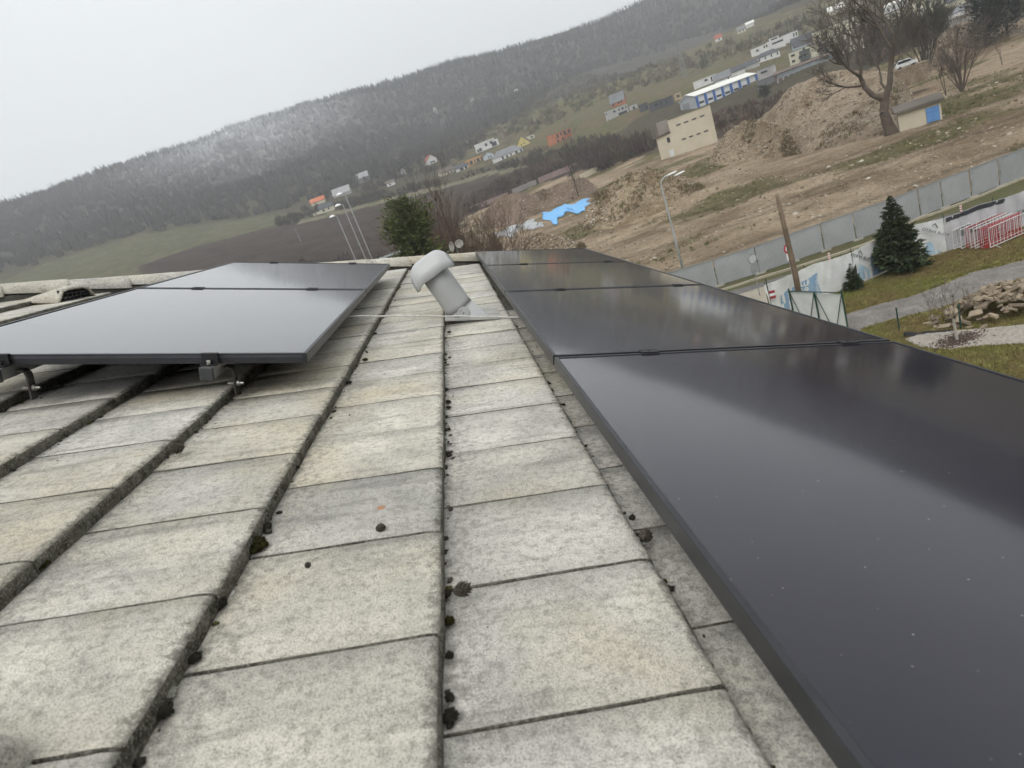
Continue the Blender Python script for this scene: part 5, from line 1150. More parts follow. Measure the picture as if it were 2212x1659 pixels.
for i, (a_, b_, lb) in enumerate((((905, 404), (889, 372), 'pale field pole at the upper edge of the ploughed field'), ((650, 522), (638, 492), 'thin field pole in the ploughed field left of the masts'), ((960, 290), (950, 262), 'thin pole in the wood above the red roofed house'), ((1088, 300), (1080, 276), 'thin pole on the slope above the yellow house'))):
    p = hit(*a_); h = at_r(*b_, math.hypot(p.x, p.y)).z - p.z; mb = MB(); mb.tube([(0, 0, -.3), (0, 0, h)], [.2, .14], 6); o = mb.build('field_pole', MAST); o.location = p; tag(o, lb, 'pole', 'field poles')
WGL = mat('lamp_dome', (.80, .80, .79), .35, .04, 3)
for i, (top_, rr, lb) in enumerate((((727, 466), 60, 'slim floodlight mast with white dome, shortest of the three'), ((740, 442), 56, 'slim floodlight mast with white dome, middle of the three'), ((744, 418), 54, 'slim floodlight mast with white dome, tallest of the three'))):
    q = at_r(*top_, rr); z0 = float(tz(np.array([q.x]), np.array([q.y]))[0]); t = thing('floodlight_mast', lb, 'floodlight', (q.x, q.y, z0), group='floodlight masts beyond the verge')
    h = q.z - z0; mb = MB(); mb.tube([(0, 0, 0), (0, 0, h * .5), (0, 0, h)], [.085, .065, .05], 8); mb.build('mast', MAST, t, smooth=True)
    an = math.atan2(C_RIGHT[1], C_RIGHT[0]); mb = MB(); mb.tube([(0, 0, h), (-.28 * math.cos(an), -.28 * math.sin(an), h + .06)], .03, 6); mb.build('arm', MAST, t)
    mb = MB(); mb.lathe([(.05, .2), (.2, .15), (.30, .05), (.31, 0), (.05, -.02)][::-1], 14, c=(-.42 * math.cos(an), -.42 * math.sin(an), h)); mb.build('lamp_dome', WGL, t, smooth=True)
q = at_r(826, 462, 75); z0 = float(tz(np.array([q.x]), np.array([q.y]))[0]); t = thing('lamp_pole', 'dark pole with crossarm and lamp beside the green pine', 'pole', (q.x, q.y, z0)); h = q.z - z0
mb = MB(); mb.tube([(0, 0, 0), (0, 0, h)], [.13, .09], 8); mb.build('mast', WOODP, t); mb = MB(); mb.tube([(-.7, 0, h - .25), (.5, 0, h - .15)], .05, 6); mb.build('cross_arm', WOODP, t); mb = MB(); mb.ico((.12, -.1, h - .45), .16, 1); mb.build('lamp', mat('lamp_pale', (.45, .43, .40)), t)
# ------------------------------------------------------------------ trees, shrubs, scrub, forest
def seg_mesh(P0, P1, r0, r1, n=4):
    """many tapered twigs as one vertex / face array"""
    P0, P1, r0, r1 = map(np.asarray, (P0, P1, r0, r1)); d = P1 - P0; L = np.linalg.norm(d, axis=1, keepdims=True); d = d / np.maximum(L, 1e-6)
    ref = np.where(np.abs(d[:, 2:3]) < .9, np.array([[0, 0, 1.0]]), np.array([[1.0, 0, 0]])); a = np.cross(d, ref); a /= np.linalg.norm(a, axis=1, keepdims=True); b = np.cross(d, a)
    t = np.arange(n) * 2 * np.pi / n; ring = a[:, None] * np.cos(t)[None, :, None] + b[:, None] * np.sin(t)[None, :, None]
    V = np.concatenate([P0[:, None] + ring * r0[:, None, None], P1[:, None] + ring * r1[:, None, None]], 1); m = len(P0)
    j = np.arange(n); f = np.stack([j, (j + 1) % n, n + (j + 1) % n, n + j], -1); F = (f[None] + (np.arange(m) * 2 * n)[:, None, None]).reshape(-1, 4)
    return V.reshape(-1, 3), F
class Tree:
    def __init__(s, seed): s.rg = np.random.default_rng(seed); s.seg = [[], [], []]
    def limb(s, p, d, L, r, lvl, maxl, kids=(4, 5, 5, 5), up=.12, wig=.22, spread=(.5, 1.0), ratio=.62, tip=.35):
        rg = s.rg; n = 5 if lvl < 2 else 3; pts = [np.array(p, float)]; d = np.array(d, float); d /= np.linalg.norm(d)
        for i in range(n):
            d = d + rg.normal(0, wig, 3) * (.6 if lvl == 0 else 1) + np.array([0, 0, up]); d /= np.linalg.norm(d); pts.append(pts[-1] + d * L / n)
        rad = np.linspace(r, r * tip, n + 1)
        for i in range(n): s.seg[0 if lvl == 0 else (1 if lvl < maxl - 1 else 2)].append((pts[i], pts[i + 1], rad[i], rad[i + 1]))
        if lvl >= maxl: return
        for k in range(kids[min(lvl, len(kids) - 1)]):
            f = rg.uniform(.35, 1.0); i = min(n - 1, int(f * n)); q = pts[i] + (pts[i + 1] - pts[i]) * (f * n - i)
            ax = rg.normal(0, 1, 3); dd = (pts[i + 1] - pts[i]); dd /= np.linalg.norm(dd); ax -= dd * ax.dot(dd); ax /= np.linalg.norm(ax); an = rg.uniform(*spread)
            s.limb(q, dd * math.cos(an) + ax * math.sin(an), L * ratio * rg.uniform(.7, 1.15), rad[i] * .55, lvl + 1, maxl, kids, up, wig, spread, ratio, tip)
    def arr(s, i):
        g = s.seg[i]; return tuple(np.array([q[k] for q in g]) for k in range(4))
    def objs(s, t, bark, names=('trunk', 'crown'), minr=0.0):
        s.seg[1] = s.seg[1] + s.seg[2]; s.seg[2] = []
        for i, n in ((0, 8), (1, 4)):
            if not s.seg[i]: continue
            P0, P1, r0, r1 = s.arr(i); V, F = seg_mesh(P0, P1, np.maximum(r0, minr), np.maximum(r1, minr * .7), n); np_obj(names[i], V, F, bark, t, smooth=True)
BARK = mat('bark_dark', (.085, .066, .052), .95, .3, 2, .4); BARK2 = mat('bark_brown', (.135, .092, .066), .95, .25, 2); BARK3 = mat('bark_pale', (.42, .39, .34), .9, .25, 5); BARK4 = mat('bark_twig', (.16, .125, .10), .95, .25, 2)
# big forked tree by the shed
p = hit(1921, 292); s_ = (p - Vector(CAM)).length / FPX; t = thing('bare_tree', 'large gnarled leafless tree forking low beside the shed', 'tree', tuple(p))
ex = np.array([C_RIGHT[0], C_RIGHT[1], 0]); ex /= np.linalg.norm(ex); ez = np.array([0, 0, 1.0]); ey = np.cross(ez, ex)
T = Tree(5); Ht = 248 * s_
def w(a, b, c=0.0): return ex * a * Ht + ez * b * Ht + ey * c * Ht
def chain(T, pts, rads, lvl=0):
    for a, b, r0, r1 in zip(pts[:-1], pts[1:], rads[:-1], rads[1:]): T.seg[lvl].append((a, b, r0, r1))
chain(T, [w(.02, -.02), w(.0, .08), w(-.015, .16), w(.005, .24)], [.046 * Ht, .034 * Ht, .028 * Ht, .027 * Ht])
chain(T, [w(.005, .24), w(-.06, .29, .02), w(-.10, .36, .03), w(-.115, .43, .03)], [.021 * Ht, .017 * Ht, .015 * Ht, .013 * Ht])
chain(T, [w(.005, .24), w(.045, .33, -.01), w(.07, .43), w(.085, .52, -.02)], [.022 * Ht, .018 * Ht, .016 * Ht, .014 * Ht])
kw = dict(kids=(8, 8, 7, 5), up=.13, wig=.2, spread=(.35, .95), ratio=.6)
for (q, d, L, r) in ((w(-.115, .43, .03), w(-.5, .5), .33, .012), (w(-.115, .43, .03), w(.1, 1, .2), .42, .013), (w(-.1, .37, .03), w(-1, .2, .3), .26, .008), (w(-.10, .40, .03), w(-.6, .9, -.4), .34, .010),
                     (w(.085, .52, -.02), w(-.35, 1, .2), .45, .013), (w(.085, .52, -.02), w(.35, .9), .45, .013), (w(.08, .50, -.02), w(.1, .8, -.5), .38, .011), (w(.06, .40), w(.8, .5, .3), .28, .008), (w(.02, .30), w(-.1, .8, .6), .34, .009)):
    T.limb(q, d, L * Ht, r * Ht, 1, 4, **kw)
T.objs(t, mat('bark_bigtree', (.115, .09, .07), .95, .3, 2, .4), minr=.015)
# multi stem willow like shrub tree
def fan(label, K, top, n, seed, bark, spread=.35, rr=None, name='bare_tree', kids=(5, 5, 4), r0=.011, maxl=3, minr=.012, cat='tree', group=None, wig=.1):
    p = hit(*K) if rr is None else at_r(*K, rr)
    if rr is not None: p.z = float(tz(np.array([p.x]), np.array([p.y]))[0])
    h = at_r(*top, math.hypot(p.x, p.y)).z - p.z; t = thing(name, label, cat, tuple(p), group=group); T = Tree(seed)
    for k in range(n):
        a = T.rg.uniform(0, 6.28); lean = T.rg.uniform(min(.05, spread * .3), spread); d = np.array([math.cos(a) * lean, math.sin(a) * lean, 1]); T.limb((math.cos(a) * .01 * h, math.sin(a) * .01 * h, -.1), d, h * T.rg.uniform(.6, .95), r0 * h, 0, maxl, kids, .03, wig, (.2, .55), .5, .3)
    T.objs(t, bark, ('trunk', 'crown'), minr); return t
fan('leafless many stemmed willow standing alone near the upper corner', (2078, 198), (2092, 66), 16, 21, BARK4, .6, kids=(7, 5, 3), r0=.011, minr=.013)
fan('slim leafless tree next to the many stemmed willow', (2044, 206), (2042, 120), 2, 22, BARK, .12, kids=(7, 5, 3))
fan('thin leafless sapling to the far side of the willow', (2165, 140), (2155, 70), 2, 23, BARK4, .15, kids=(5, 3, 2))
fan('tall slender leafless tree by the reddish mound', (1252, 428), (1244, 300), 1, 24, BARK, .03, kids=(14, 5, 3), r0=.012)
for i, (K, top, sd, lb) in enumerate((((970, 585), (965, 462), 31, 'brown bare shrub beside the green pine'), ((1005, 585), (1012, 474), 32, 'brown bare shrub behind the satellite dish'), ((1035, 580), (1048, 490), 33, 'brown bare shrub left of the sandy heap'),
                                      ((1105, 590), (1108, 470), 34, 'slender bare shrub before the white tarpaulin'), ((950, 590), (948, 505), 35, 'low bare shrub at the foot of the green pine'), ((1070, 585), (1072, 500), 36, 'low bare shrub before the reddish mound'))):
    fan(lb, K, top, 16 if i != 3 else 9, sd, BARK2, .7, rr=58 + 3 * i, name='bare_shrub', kids=(6, 4, 3), cat='shrub', group='bare shrubs beyond the verge', minr=.011)
# young fruit tree in the pebble bed
p = hit(2068, 738); h = at_r(2060, 612, math.hypot(p.x, p.y)).z - p.z; t = thing('young_tree', 'young bare tree with whitewashed trunk in the pebble bed', 'tree', tuple(p)); T = Tree(41)
chain(T, [np.array((0, 0, 0)), np.array((-.03, 0, h * .25)), np.array((-.06, 0, h * .42))], [.055, .045, .038])
T2 = Tree(42)
for k in range(7):
    a = k * .9 + .3; T2.limb((-.06, 0, h * (.36 + .012 * k)), (math.cos(a), math.sin(a) * .8, .55 + .1 * k), h * .46, .016, 1, 3, (5, 4, 3), .16, .16, (.35, .8), .55, .3)
P0, P1, r0, r1 = T.arr(0); V, F = seg_mesh(P0, P1, r0, r1, 8); np_obj('trunk', V, F, BARK3, t, smooth=True)
P0, P1, r0, r1 = [np.concatenate(x) for x in zip(T2.arr(1), T2.arr(2))]; V, F = seg_mesh(P0, P1, np.maximum(r0, .006), np.maximum(r1, .004), 4); np_obj('crown', V, F, BARK4, t, smooth=True)
tb = MB()
mb = None; pts = [(1.05 * math.cos(a) * (.8 + .3 * random.random()), .8 * math.sin(a) * (.8 + .3 * random.random())) for a in np.linspace(0, 6.1, 16)]; q = np.random.default_rng(3).normal(0, 1, (900, 2)) * np.array([[.42, .26]]); V, F = rocks_np(np.c_[q[:, 0] + p.x, q[:, 1] + p.y, np.full(900, .075)], np.full(900, .035), .5); tag(np_obj('bark_mulch', V, F, mat('mulch', (.085, .058, .042), .95, .35, 9, .6, fine=.4)), 'brown bark mulch round the young tree', 'mulch', kind='stuff')
# a whip of bare sapling on the lawn
fan('pale thin sapling on the lawn left of the young tree', (2010, 700), (1990, 615), 2, 44, BARK4, .2, kids=(5, 3), r0=.006, maxl=2, minr=.004, name='young_tree')

# conifers: needles on tiered boughs
def conifer(label, K, top, width, seed, tone, rr=None, dens=1.0, kind='spruce', name='spruce_tree', bare=.06, group=None, nb=None):
    p = hit(*K) if rr is None else at_r(*K, rr)
    if rr is not None: p.z = float(tz(np.array([p.x]), np.array([p.y]))[0])
    r_ = math.hypot(p.x, p.y); h = at_r(*top, r_).z - p.z; s_ = px_scale(p)[0]; W = width * s_ / 2 * .95
    t = thing(name, label, 'tree', tuple(p), group=group); rg = np.random.default_rng(seed)
    V, F = seg_mesh(np.array([(0, 0, -.1), (0, 0, h * .5)]), np.array([(0, 0, h * .5), (0, 0, h * .97)]), np.array([.022 * h, .013 * h]), np.array([.013 * h, .003 * h]), 7); np_obj('trunk', V, F, BARK, t, smooth=True)
    n = int((nb or 150) * dens); u = rg.uniform(0, 1, n) ** .8; z = h * (bare + (1 - bare - .02) * u); a = rg.uniform(0, 6.283, n)
    if kind == 'spruce': prof = (1 - u) ** .8 * .96 + .05
    else: prof = np.sqrt(np.clip(1 - ((u - .38) / .64) ** 2, .03, 1)) * (.75 + .25 * np.sin(u * 17 + a * 2))
    L = W * prof * rg.uniform(.72, 1.12, n)
    tilt = rg.uniform(-.35, .1, n) if kind == 'spruce' else rg.uniform(.1, .8, n)
    m = 30 if kind == 'spruce' else 44; f = rg.uniform(.12, 1.0, (n, m)) ** .7
    bx = np.cos(a)[:, None] * L[:, None] * f; by = np.sin(a)[:, None] * L[:, None] * f; bz = z[:, None] + L[:, None] * (f * tilt[:, None] + .25 * f * f * (1 if kind == 'spruce' else .4))
    B = np.stack([bx, by, bz], -1).reshape(-1, 3); sc = np.repeat(np.clip(L, .18 * W, None), m) * (.34 if kind == 'spruce' else .20) * rg.uniform(.6, 1.2, n * m)
    B = B + rg.normal(0, 1, B.shape) * np.repeat(L, m)[:, None] * (.05 if kind == 'spruce' else .17); aa = np.repeat(a, m) + rg.normal(0, .75, n * m); el = rg.normal(-.1 if kind == 'spruce' else .35, .4, n * m)
    d = np.stack([np.cos(aa) * np.cos(el), np.sin(aa) * np.cos(el), np.sin(el)], -1); q = rg.normal(0, 1, (n * m, 3)); q -= d * (q * d).sum(1, keepdims=True); q /= np.linalg.norm(q, axis=1, keepdims=True)
    wd = sc[:, None] * .20
    Vt = np.stack([B - q * wd, B + q * wd, B + d * sc[:, None]], 1).reshape(-1, 3); Ft = np.arange(len(Vt)).reshape(-1, 3)
    tn = np.array(tone)[None] * np.repeat(rg.uniform(.55, 1.35, n), m)[:, None] * rg.uniform(.8, 1.2, (n * m, 1)); tn = np.repeat(tn, 3, axis=0)
    np_obj('crown', Vt, Ft, NEEDLE, t, attrs={'tone': ('POINT', tn)}); return t
NEEDLE = attr_mat('needles', 'tone', .85, .2, .15, 2)
conifer('bushy dark green spruce standing before the banner fence', (1946, 590), (1922, 420), 112, 51, (.040, .056, .026), dens=2.6)
conifer('small spruce sapling before the creased banner', (1846, 628), (1826, 570), 46, 52, (.036, .052, .022), dens=1.1)
conifer('spruce cut off by the edge of the picture beside the grey banner', (2240, 476), (2222, 400), 60, 53, (.034, .050, .022), dens=.9)
conifer('full green pine tree rising behind the verge caps', (932, 610), (864, 425), 138, 54, (.10, .115, .040), rr=48, dens=3.2, kind='pine', name='pine_tree', bare=.05)
for i, (K, top, wd, lb) in enumerate((((872, 382), (862, 352), 16, 'dark fir left of the tiny white cabin'), ((884, 376), (876, 344), 15, 'dark fir right of the tiny white cabin'), ((914, 372), (906, 345), 15, 'dark fir below the white red roofed house'), ((746, 450), (738, 420), 8, 'narrow dark cypress near the floodlight masts'),
                                      ((690, 458), (682, 434), 18, 'dark fir before the orange roofed house'), ((630, 470), (624, 450), 7, 'first small dark cypress at the field edge'), ((640, 468), (634, 452), 7, 'second small dark cypress at the field edge'))):
    conifer(lb, K, top, wd, 60 + i, (.022, .032, .022), name='fir_tree', group='dark conifers at the village edge', nb=60)
conifer('dark pine mass at the upper edge behind the gravel pile', (2128, 70), (2108, -60), 90, 71, (.03, .036, .026), rr=175, kind='pine', name='pine_tree', dens=1.4)
conifer('second dark pine at the upper edge near the corner', (2175, 60), (2160, -70), 95, 72, (.03, .036, .026), rr=180, kind='pine', name='pine_tree', dens=1.4)
conifer('dark pine beside the tyre shop canopy', (2036, 62), (2026, 20), 44, 73, (.028, .034, .024), rr=190, kind='pine', name='pine_tree')
fan('dense dark thicket tree behind the big bare tree', (2000, 150), (1982, 18), 18, 74, mat('bark_thicket', (.07, .064, .045), .95, .3, 1), .55, rr=165, kids=(7, 6, 4), minr=.03, name='thicket_tree')
fan('reddish bare bush tree before the apartment terrace', (1900, 118), (1884, 40), 10, 75, mat('bark_reddish', (.15, .095, .085), .95, .3, 1), .5, rr=230, kids=(7, 5, 4), minr=.04, name='thicket_tree')
fan('bare tree before the long shed end', (1840, 140), (1830, 85), 8, 76, mat('bark_reddish', (.15, .095, .085)), .5, rr=215, kids=(6, 5, 4), minr=.04, name='thicket_tree')
conifer('dark rounded bush tree before the hall doors', (1652, 214), (1644, 186), 34, 77, (.034, .036, .022), kind='pine', name='bush_tree', nb=90)

# bushes of the rough land, one mass
def bush_np(P, h, w, nb, rng, lean=.8, bw=.05):
    V, F, per = tufts_np(P, h, w, nb, rng, lean); return V, F, per
def clump_blobs(P, h, w, rng, nb=34):
    """bare bushes: crossing thin blades starting all over the bush volume"""
    n = len(P); a = rng.uniform(0, 6.283, (n, nb)); rad = w[:, None] * np.sqrt(rng.uniform(0, 1, (n, nb))); z0 = h[:, None] * rng.uniform(0, .55, (n, nb)) * (1 - .5 * (rad / w[:, None]) ** 2)
    x0 = P[:, 0, None] + rad * np.cos(a) * .7; y0 = P[:, 1, None] + rad * np.sin(a) * .7; ln = h[:, None] * rng.uniform(.35, .75, (n, nb)) * (1 - .35 * (rad / w[:, None]) ** 2); t = a + rng.normal(0, .7, (n, nb)); le = rng.uniform(0, .8, (n, nb)); bw = ln * rng.uniform(.05, .14, (n, nb))
    q = rng.uniform(0, 6.283, (n, nb)); b0 = np.stack([x0 - np.cos(q) * bw, y0 - np.sin(q) * bw, P[:, 2, None] + z0], -1); b1 = np.stack([x0 + np.cos(q) * bw, y0 + np.sin(q) * bw, P[:, 2, None] + z0], -1)
    tp = np.stack([x0 + np.cos(t) * le * ln, y0 + np.sin(t) * le * ln, P[:, 2, None] + z0 + ln], -1)
    V = np.stack([b0, b1, tp], 2).reshape(-1, 3); return V, np.arange(len(V)).reshape(-1, 3), nb * 3
SCRUB = attr_mat('scrub', 'tone', .95, .05, .2, .3)
rg = np.random.default_rng(91)
def open_view(q, depth=34.0):
    """yards: no bushes right before a house front"""
    a, r = az_r(q[:, 0], q[:, 1]); k = np.ones(len(q), bool)
    for ba, br, bl in BLDS: k &= ~((a > ba - math.degrees(3.0 / br)) & (a < ba + math.degrees((bl + 3.0) / br)) & (r > br - depth) & (r < br + 6))
    return q[k]
areas = [(land_poly([(600, 492), (860, 424), (1040, 376), (1330, 312), (1330, 296), (1150, 326), (1040, 362), (860, 408), (600, 476)]), 520, 3.5, (.075, .066, .048)),     # hedge over the field
         (land_poly([(1000, 470), (1160, 395), (1300, 345), (1290, 310), (1200, 335), (1010, 430)]), 260, 3.5, (.10, .075, .056)),                                   # brown thicket below the brick shell
         (land_poly([(1240, 345), (1400, 300), (1420, 320), (1300, 372)]), 200, 4.0, (.085, .066, .052)),
         (land_poly([(620, 470), (760, 395), (900, 335), (1010, 285), (1050, 300), (1000, 345), (900, 385), (720, 440)]), 420, 5.0, (.085, .074, .06)),               # trees round the village
         (land_poly([(1000, 300), (1120, 225), (1250, 160), (1450, 130), (1620, 80), (1800, 10), (1960, -40), (1960, 20), (1720, 85), (1600, 115), (1480, 160), (1300, 220), (1150, 290)]), 800, 4.2, (.125, .11, .074)),
         (land_poly([(1480, 262), (1700, 192), (1760, 180), (1720, 215), (1560, 300), (1500, 300)]), 150, 2.0, (.10, .07, .055)),
         (land_poly([(1780, 150), (1850, 100), (1990, 30), (2060, 10), (2000, 90), (1900, 140)]), 170, 5.0, (.10, .08, .065)),
         (land_poly([(500, 610), (700, 560), (900, 545), (1000, 520), (1000, 600), (500, 660)]), 200, 2.6, (.085, .068, .055))]
Vs, Fs, Ts, off = [], [], [], 0
for poly, n, hh, tone in areas:
    q = open_view(scatter(poly, n, rg)); n = len(q); P = np.c_[q, tz(q[:, 0], q[:, 1]) - .1]; h = hh * rg.uniform(.5, 1.4, n); V, F, per = clump_blobs(P, h, h * rg.uniform(.5, .95, n), rg)
    tn = np.array(tone)[None] * rg.uniform(.6, 1.4, (n, 1)) * (1 + rg.normal(0, .08, (n, 3))); Vs.append(V); Fs.append(F + off); Ts.append(np.repeat(tn, per, axis=0)); off += len(V)
tag(np_obj('scrub', np.concatenate(Vs), np.concatenate(Fs), SCRUB, attrs={'tone': ('POINT', np.concatenate(Ts))}), 'leafless scrub and hedges on the hillside', 'scrub', kind='stuff')
# the forest on the hill: thousands of leafless trees and firs, one mass
FB = [(-60, 612), (130, 552), (300, 503), (560, 463), (720, 421), (860, 372), (960, 322), (1040, 288), (1120, 252), (1240, 168), (1340, 132), (1450, 100), (1560, 62), (1680, 22), (1800, -12)]
fb = np.array([[az_r(*hit(*q)[:2])[0], az_r(*hit(*q)[:2])[1]] for q in FB])
NT = 21000; az_ = rg.uniform(-40, 60, NT * 2); rmin = np.interp(az_, fb[:, 0], fb[:, 1]); rt = np.sqrt(rg.uniform(430 ** 2, 1210 ** 2, NT * 2)); k = rt > rmin + rg.normal(0, 8, NT * 2); az_, rt = az_[k][:NT], rt[k][:NT]
X, Yy = rt * np.sin(np.radians(az_)), rt * np.cos(np.radians(az_)); P = np.c_[X, Yy, tz(X, Yy) - .5]; n = len(P)
con_p = np.clip((rt - 900) / 160, 0, .75) * np.where(az_ > -22, 1, .45) + .05 + .45 * (fbm(X / 130, Yy / 130, 3) > .56) * (az_ > -2)
is_con = rg.uniform(0, 1, n) < con_p
frost = frost_at(az_, rt, X, Yy)
Vs, Ts = [], []
D = P[~is_con]; h = rg.uniform(5, 8.5, len(D)); V, F, per = clump_blobs(D, h, rg.uniform(2.6, 4.6, len(D)), rg, 46)
tone = np.array([[.098, .086, .079]]) * rg.uniform(.85, 1.15, (len(D), 1)) * (.8 + .42 * fbm(D[:, 0] / 45, D[:, 1] / 45, 3))[:, None]; fr = frost[~is_con][:, None]; tone = tone * (1 - fr) + np.array([[.70, .71, .74]]) * fr
Vs.append(V); Ts.append(np.repeat(tone, per, axis=0))
D = P[is_con]; h = rg.uniform(7, 11, len(D)); w_ = h * rg.uniform(.16, .24, len(D)); nb = 40
u = rg.uniform(.05, 1, (len(D), nb)); a = rg.uniform(0, 6.283, (len(D), nb)); L = w_[:, None] * (1 - u * .93); z = D[:, 2, None] + h[:, None] * u; q = a + 1.57
bw = .22 * h[:, None] * .30 * (1.1 - u)
b0 = np.stack([D[:, 0, None] - np.cos(q) * bw * .4, D[:, 1, None] - np.sin(q) * bw * .4, z + h[:, None] * .09], -1); b1 = np.stack([D[:, 0, None] + np.cos(q) * bw, D[:, 1, None] + np.sin(q) * bw, z - h[:, None] * .02], -1); tp = np.stack([D[:, 0, None] + np.cos(a) * L, D[:, 1, None] + np.sin(a) * L, z - L * .25], -1)
V = np.stack([b0, b1, tp], 2).reshape(-1, 3); tone = np.array([[.036, .043, .036]]) * rg.uniform(.6, 1.4, (len(D), 1)); fr = frost[is_con][:, None] * .8; tone = tone * (1 - fr) + np.array([[.45, .47, .5]]) * fr
Vs.append(V); Ts.append(np.repeat(tone, nb * 3, axis=0)); V = np.concatenate(Vs)
tag(np_obj('forest', V, np.arange(len(V)).reshape(-1, 3), SCRUB, attrs={'tone': ('POINT', np.concatenate(Ts))}), 'leafless winter forest with firs along the hill crest', 'forest', kind='stuff')
# ------------------------------------------------------------------ things on the roof
PVC = mat('vent_plastic', (.40, .405, .40), .42, .06, 3, spec=.45); PVC2 = mat('vent_cap_plastic', (.47, .475, .47), .4, .06, 3, spec=.45)
YV = 3.36
def on_y(x, y, Y=YV):                                    # sight line met at the vertical plane Y
    d = ray(x, y); return Vector(CAM + d * (Y / d[1]))
t = thing('roof_vent', 'grey plastic vent pipe with hooded cap leaning from the tiles', 'vent pipe', tuple(on_y(1018, 690)))
o0 = Vector(t.location)
A, B, C_ = on_y(1050, 714) - o0, on_y(996, 671) - o0, on_y(925, 572) - o0
rd = .079
d1 = (B - A).normalized(); d2 = (C_ - B).normalized()
mb = MB(); mb.tube([A - d1 * .04, A + d1 * .02, B - d1 * .0], [rd * 1.02, rd * 1.02, rd * 1.03], 32); mb.build('stub', PVC, t, smooth=True)
mb = MB(); mb.ico(B, rd * 1.035, 4); mb.build('elbow', PVC, t, smooth=True)
mb = MB(); mb.tube([B + d2 * .02, B + d2 * .05, B.lerp(C_, .5), C_], [rd * 1.035, rd, rd * .985, rd * .98], 32); pip = mb.build('pipe', PVC, t, smooth=True)
tocam = (Vector(CAM) - o0 - B).normalized(); hub = B + tocam * rd * .98
def disc(c, nrm, r0, h, name, m_, par, n=28):
    q = nrm.to_track_quat('Z', 'Y').to_matrix(); mb = MB(); mb.lathe([(r0, -h), (r0, h * .6), (r0 - h * .4, h)], n, c=c, M=q); return mb.build(name, m_, par, smooth=False)
hubn = (tocam - d2 * tocam.dot(d2) * .6).normalized(); hb = disc(B + hubn * rd * .99 - d1 * .012, hubn, .034, .006, 'hub', PVC, t); disc(B + hubn * (rd * .99 + .007) - d1 * .012, hubn, .0035, .002, 'hub_screw', CLAMP, hb)
mb = MB(); sd = d1.cross(tocam).normalized()
ringp = [B + d1 * .0 + (tocam * math.cos(a) + sd * math.sin(a)) * rd * 1.045 for a in np.linspace(-1.6, 1.6, 20)]; mb.tube(ringp, .0025, 6); mb.build('joint_seam', mat('seam_grey', (.17, .17, .17)), t)
for k in range(3):
    sA = d2.cross(tocam).normalized()
    for sg in (-1, 1):
        arc = [C_ - d2 * (.018 + .018 * k) + (tocam * math.cos(a) + sA * math.sin(a) * 1.0) * rd * 1.05 for a in (np.linspace(.75, 1.7, 9) * sg)]; mb = MB(); mb.tube(arc, .0035, 6); mb.build('rib', PVC, pip, smooth=True)
# hood: a curved shell seen from the side
hl, hr = on_y(887, 607) - o0, on_y(971, 551) - o0; axis = (hr - hl); HLn = axis.length; axis.normalize(); nup = d2 - axis * d2.dot(axis); nup.normalize(); dep = axis.cross(nup)
mb = MB(); ns, nd = 18, 12; vs = []
for i in range(ns + 1):
    u = i / ns; x = (u - .5) * HLn * .97; top = .066 * (1 - abs(2 * u - 1.0) ** 4.5) + .012 * (u - .5)
    for j in range(nd + 1):
        v = j / nd * 2 - 1; e_ = abs(v) ** 3.2; wid = .105 * (1 - .3 * abs(2 * u - 1) ** 4); drop = .062 * e_ + .048 * e_ * math.sin(math.pi * u) ** .35
        vs.append(hl.lerp(hr, .5) + axis * x + nup * (top - drop + .002) + dep * v * wid)
mb.add(vs, [(i * (nd + 1) + j, (i + 1) * (nd + 1) + j, (i + 1) * (nd + 1) + j + 1, i * (nd + 1) + j + 1) for i in range(ns) for j in range(nd)])
o = mb.build('hood', PVC2, t, smooth=True); sm = o.modifiers.new('s', 'SOLIDIFY'); sm.thickness = .008; sm.offset = -1
mb = MB(); mb.tube([C_ - d2 * .03, C_ + d2 * .006], rd * .9, 20); mb.build('inner_collar', mat('collar_dark', (.05, .05, .05)), t)
# flashing plate under the pipe
e0, y0_ = roof_px(1015, 688); mb = MB()
pl = [(-.14, -.12), (.17, -.12), (.17, .19), (-.14, .19)]
mb.add([Vector(roof_pt(e0 + a, y0_ + b_, .012 - .07 * (a + .14) * .0)) - o0 for a, b_ in pl] + [Vector(roof_pt(e0 + a, y0_ + b_, .022)) - o0 for a, b_ in pl], [(0, 3, 2, 1), (4, 5, 6, 7), (0, 1, 5, 4), (1, 2, 6, 5), (2, 3, 7, 6), (3, 0, 4, 7)])
mb.build('flashing', mat('flashing_pale', (.36, .35, .325), .8, .3, 9), t)
# cable strung between the arrays
pa, pb = np.array(on_y(700, 684, 3.05)), np.array(on_y(1142, 686, 2.95)); mb = MB(); pts = []
for i in range(41):
    u = i / 40; p = pa * (1 - u) + pb * u; p[2] += .006 * math.sin(u * 3.14) + .0015 * math.sin(u * 40); pts.append(p)
mb.tube(pts, .0042, 8); t = mb.build('cable', mat('cable_white', (.52, .50, .47), .5, .2, 60), smooth=True); tag(t, 'pale twisted wire strung across the tiles before the vent pipe', 'wire')
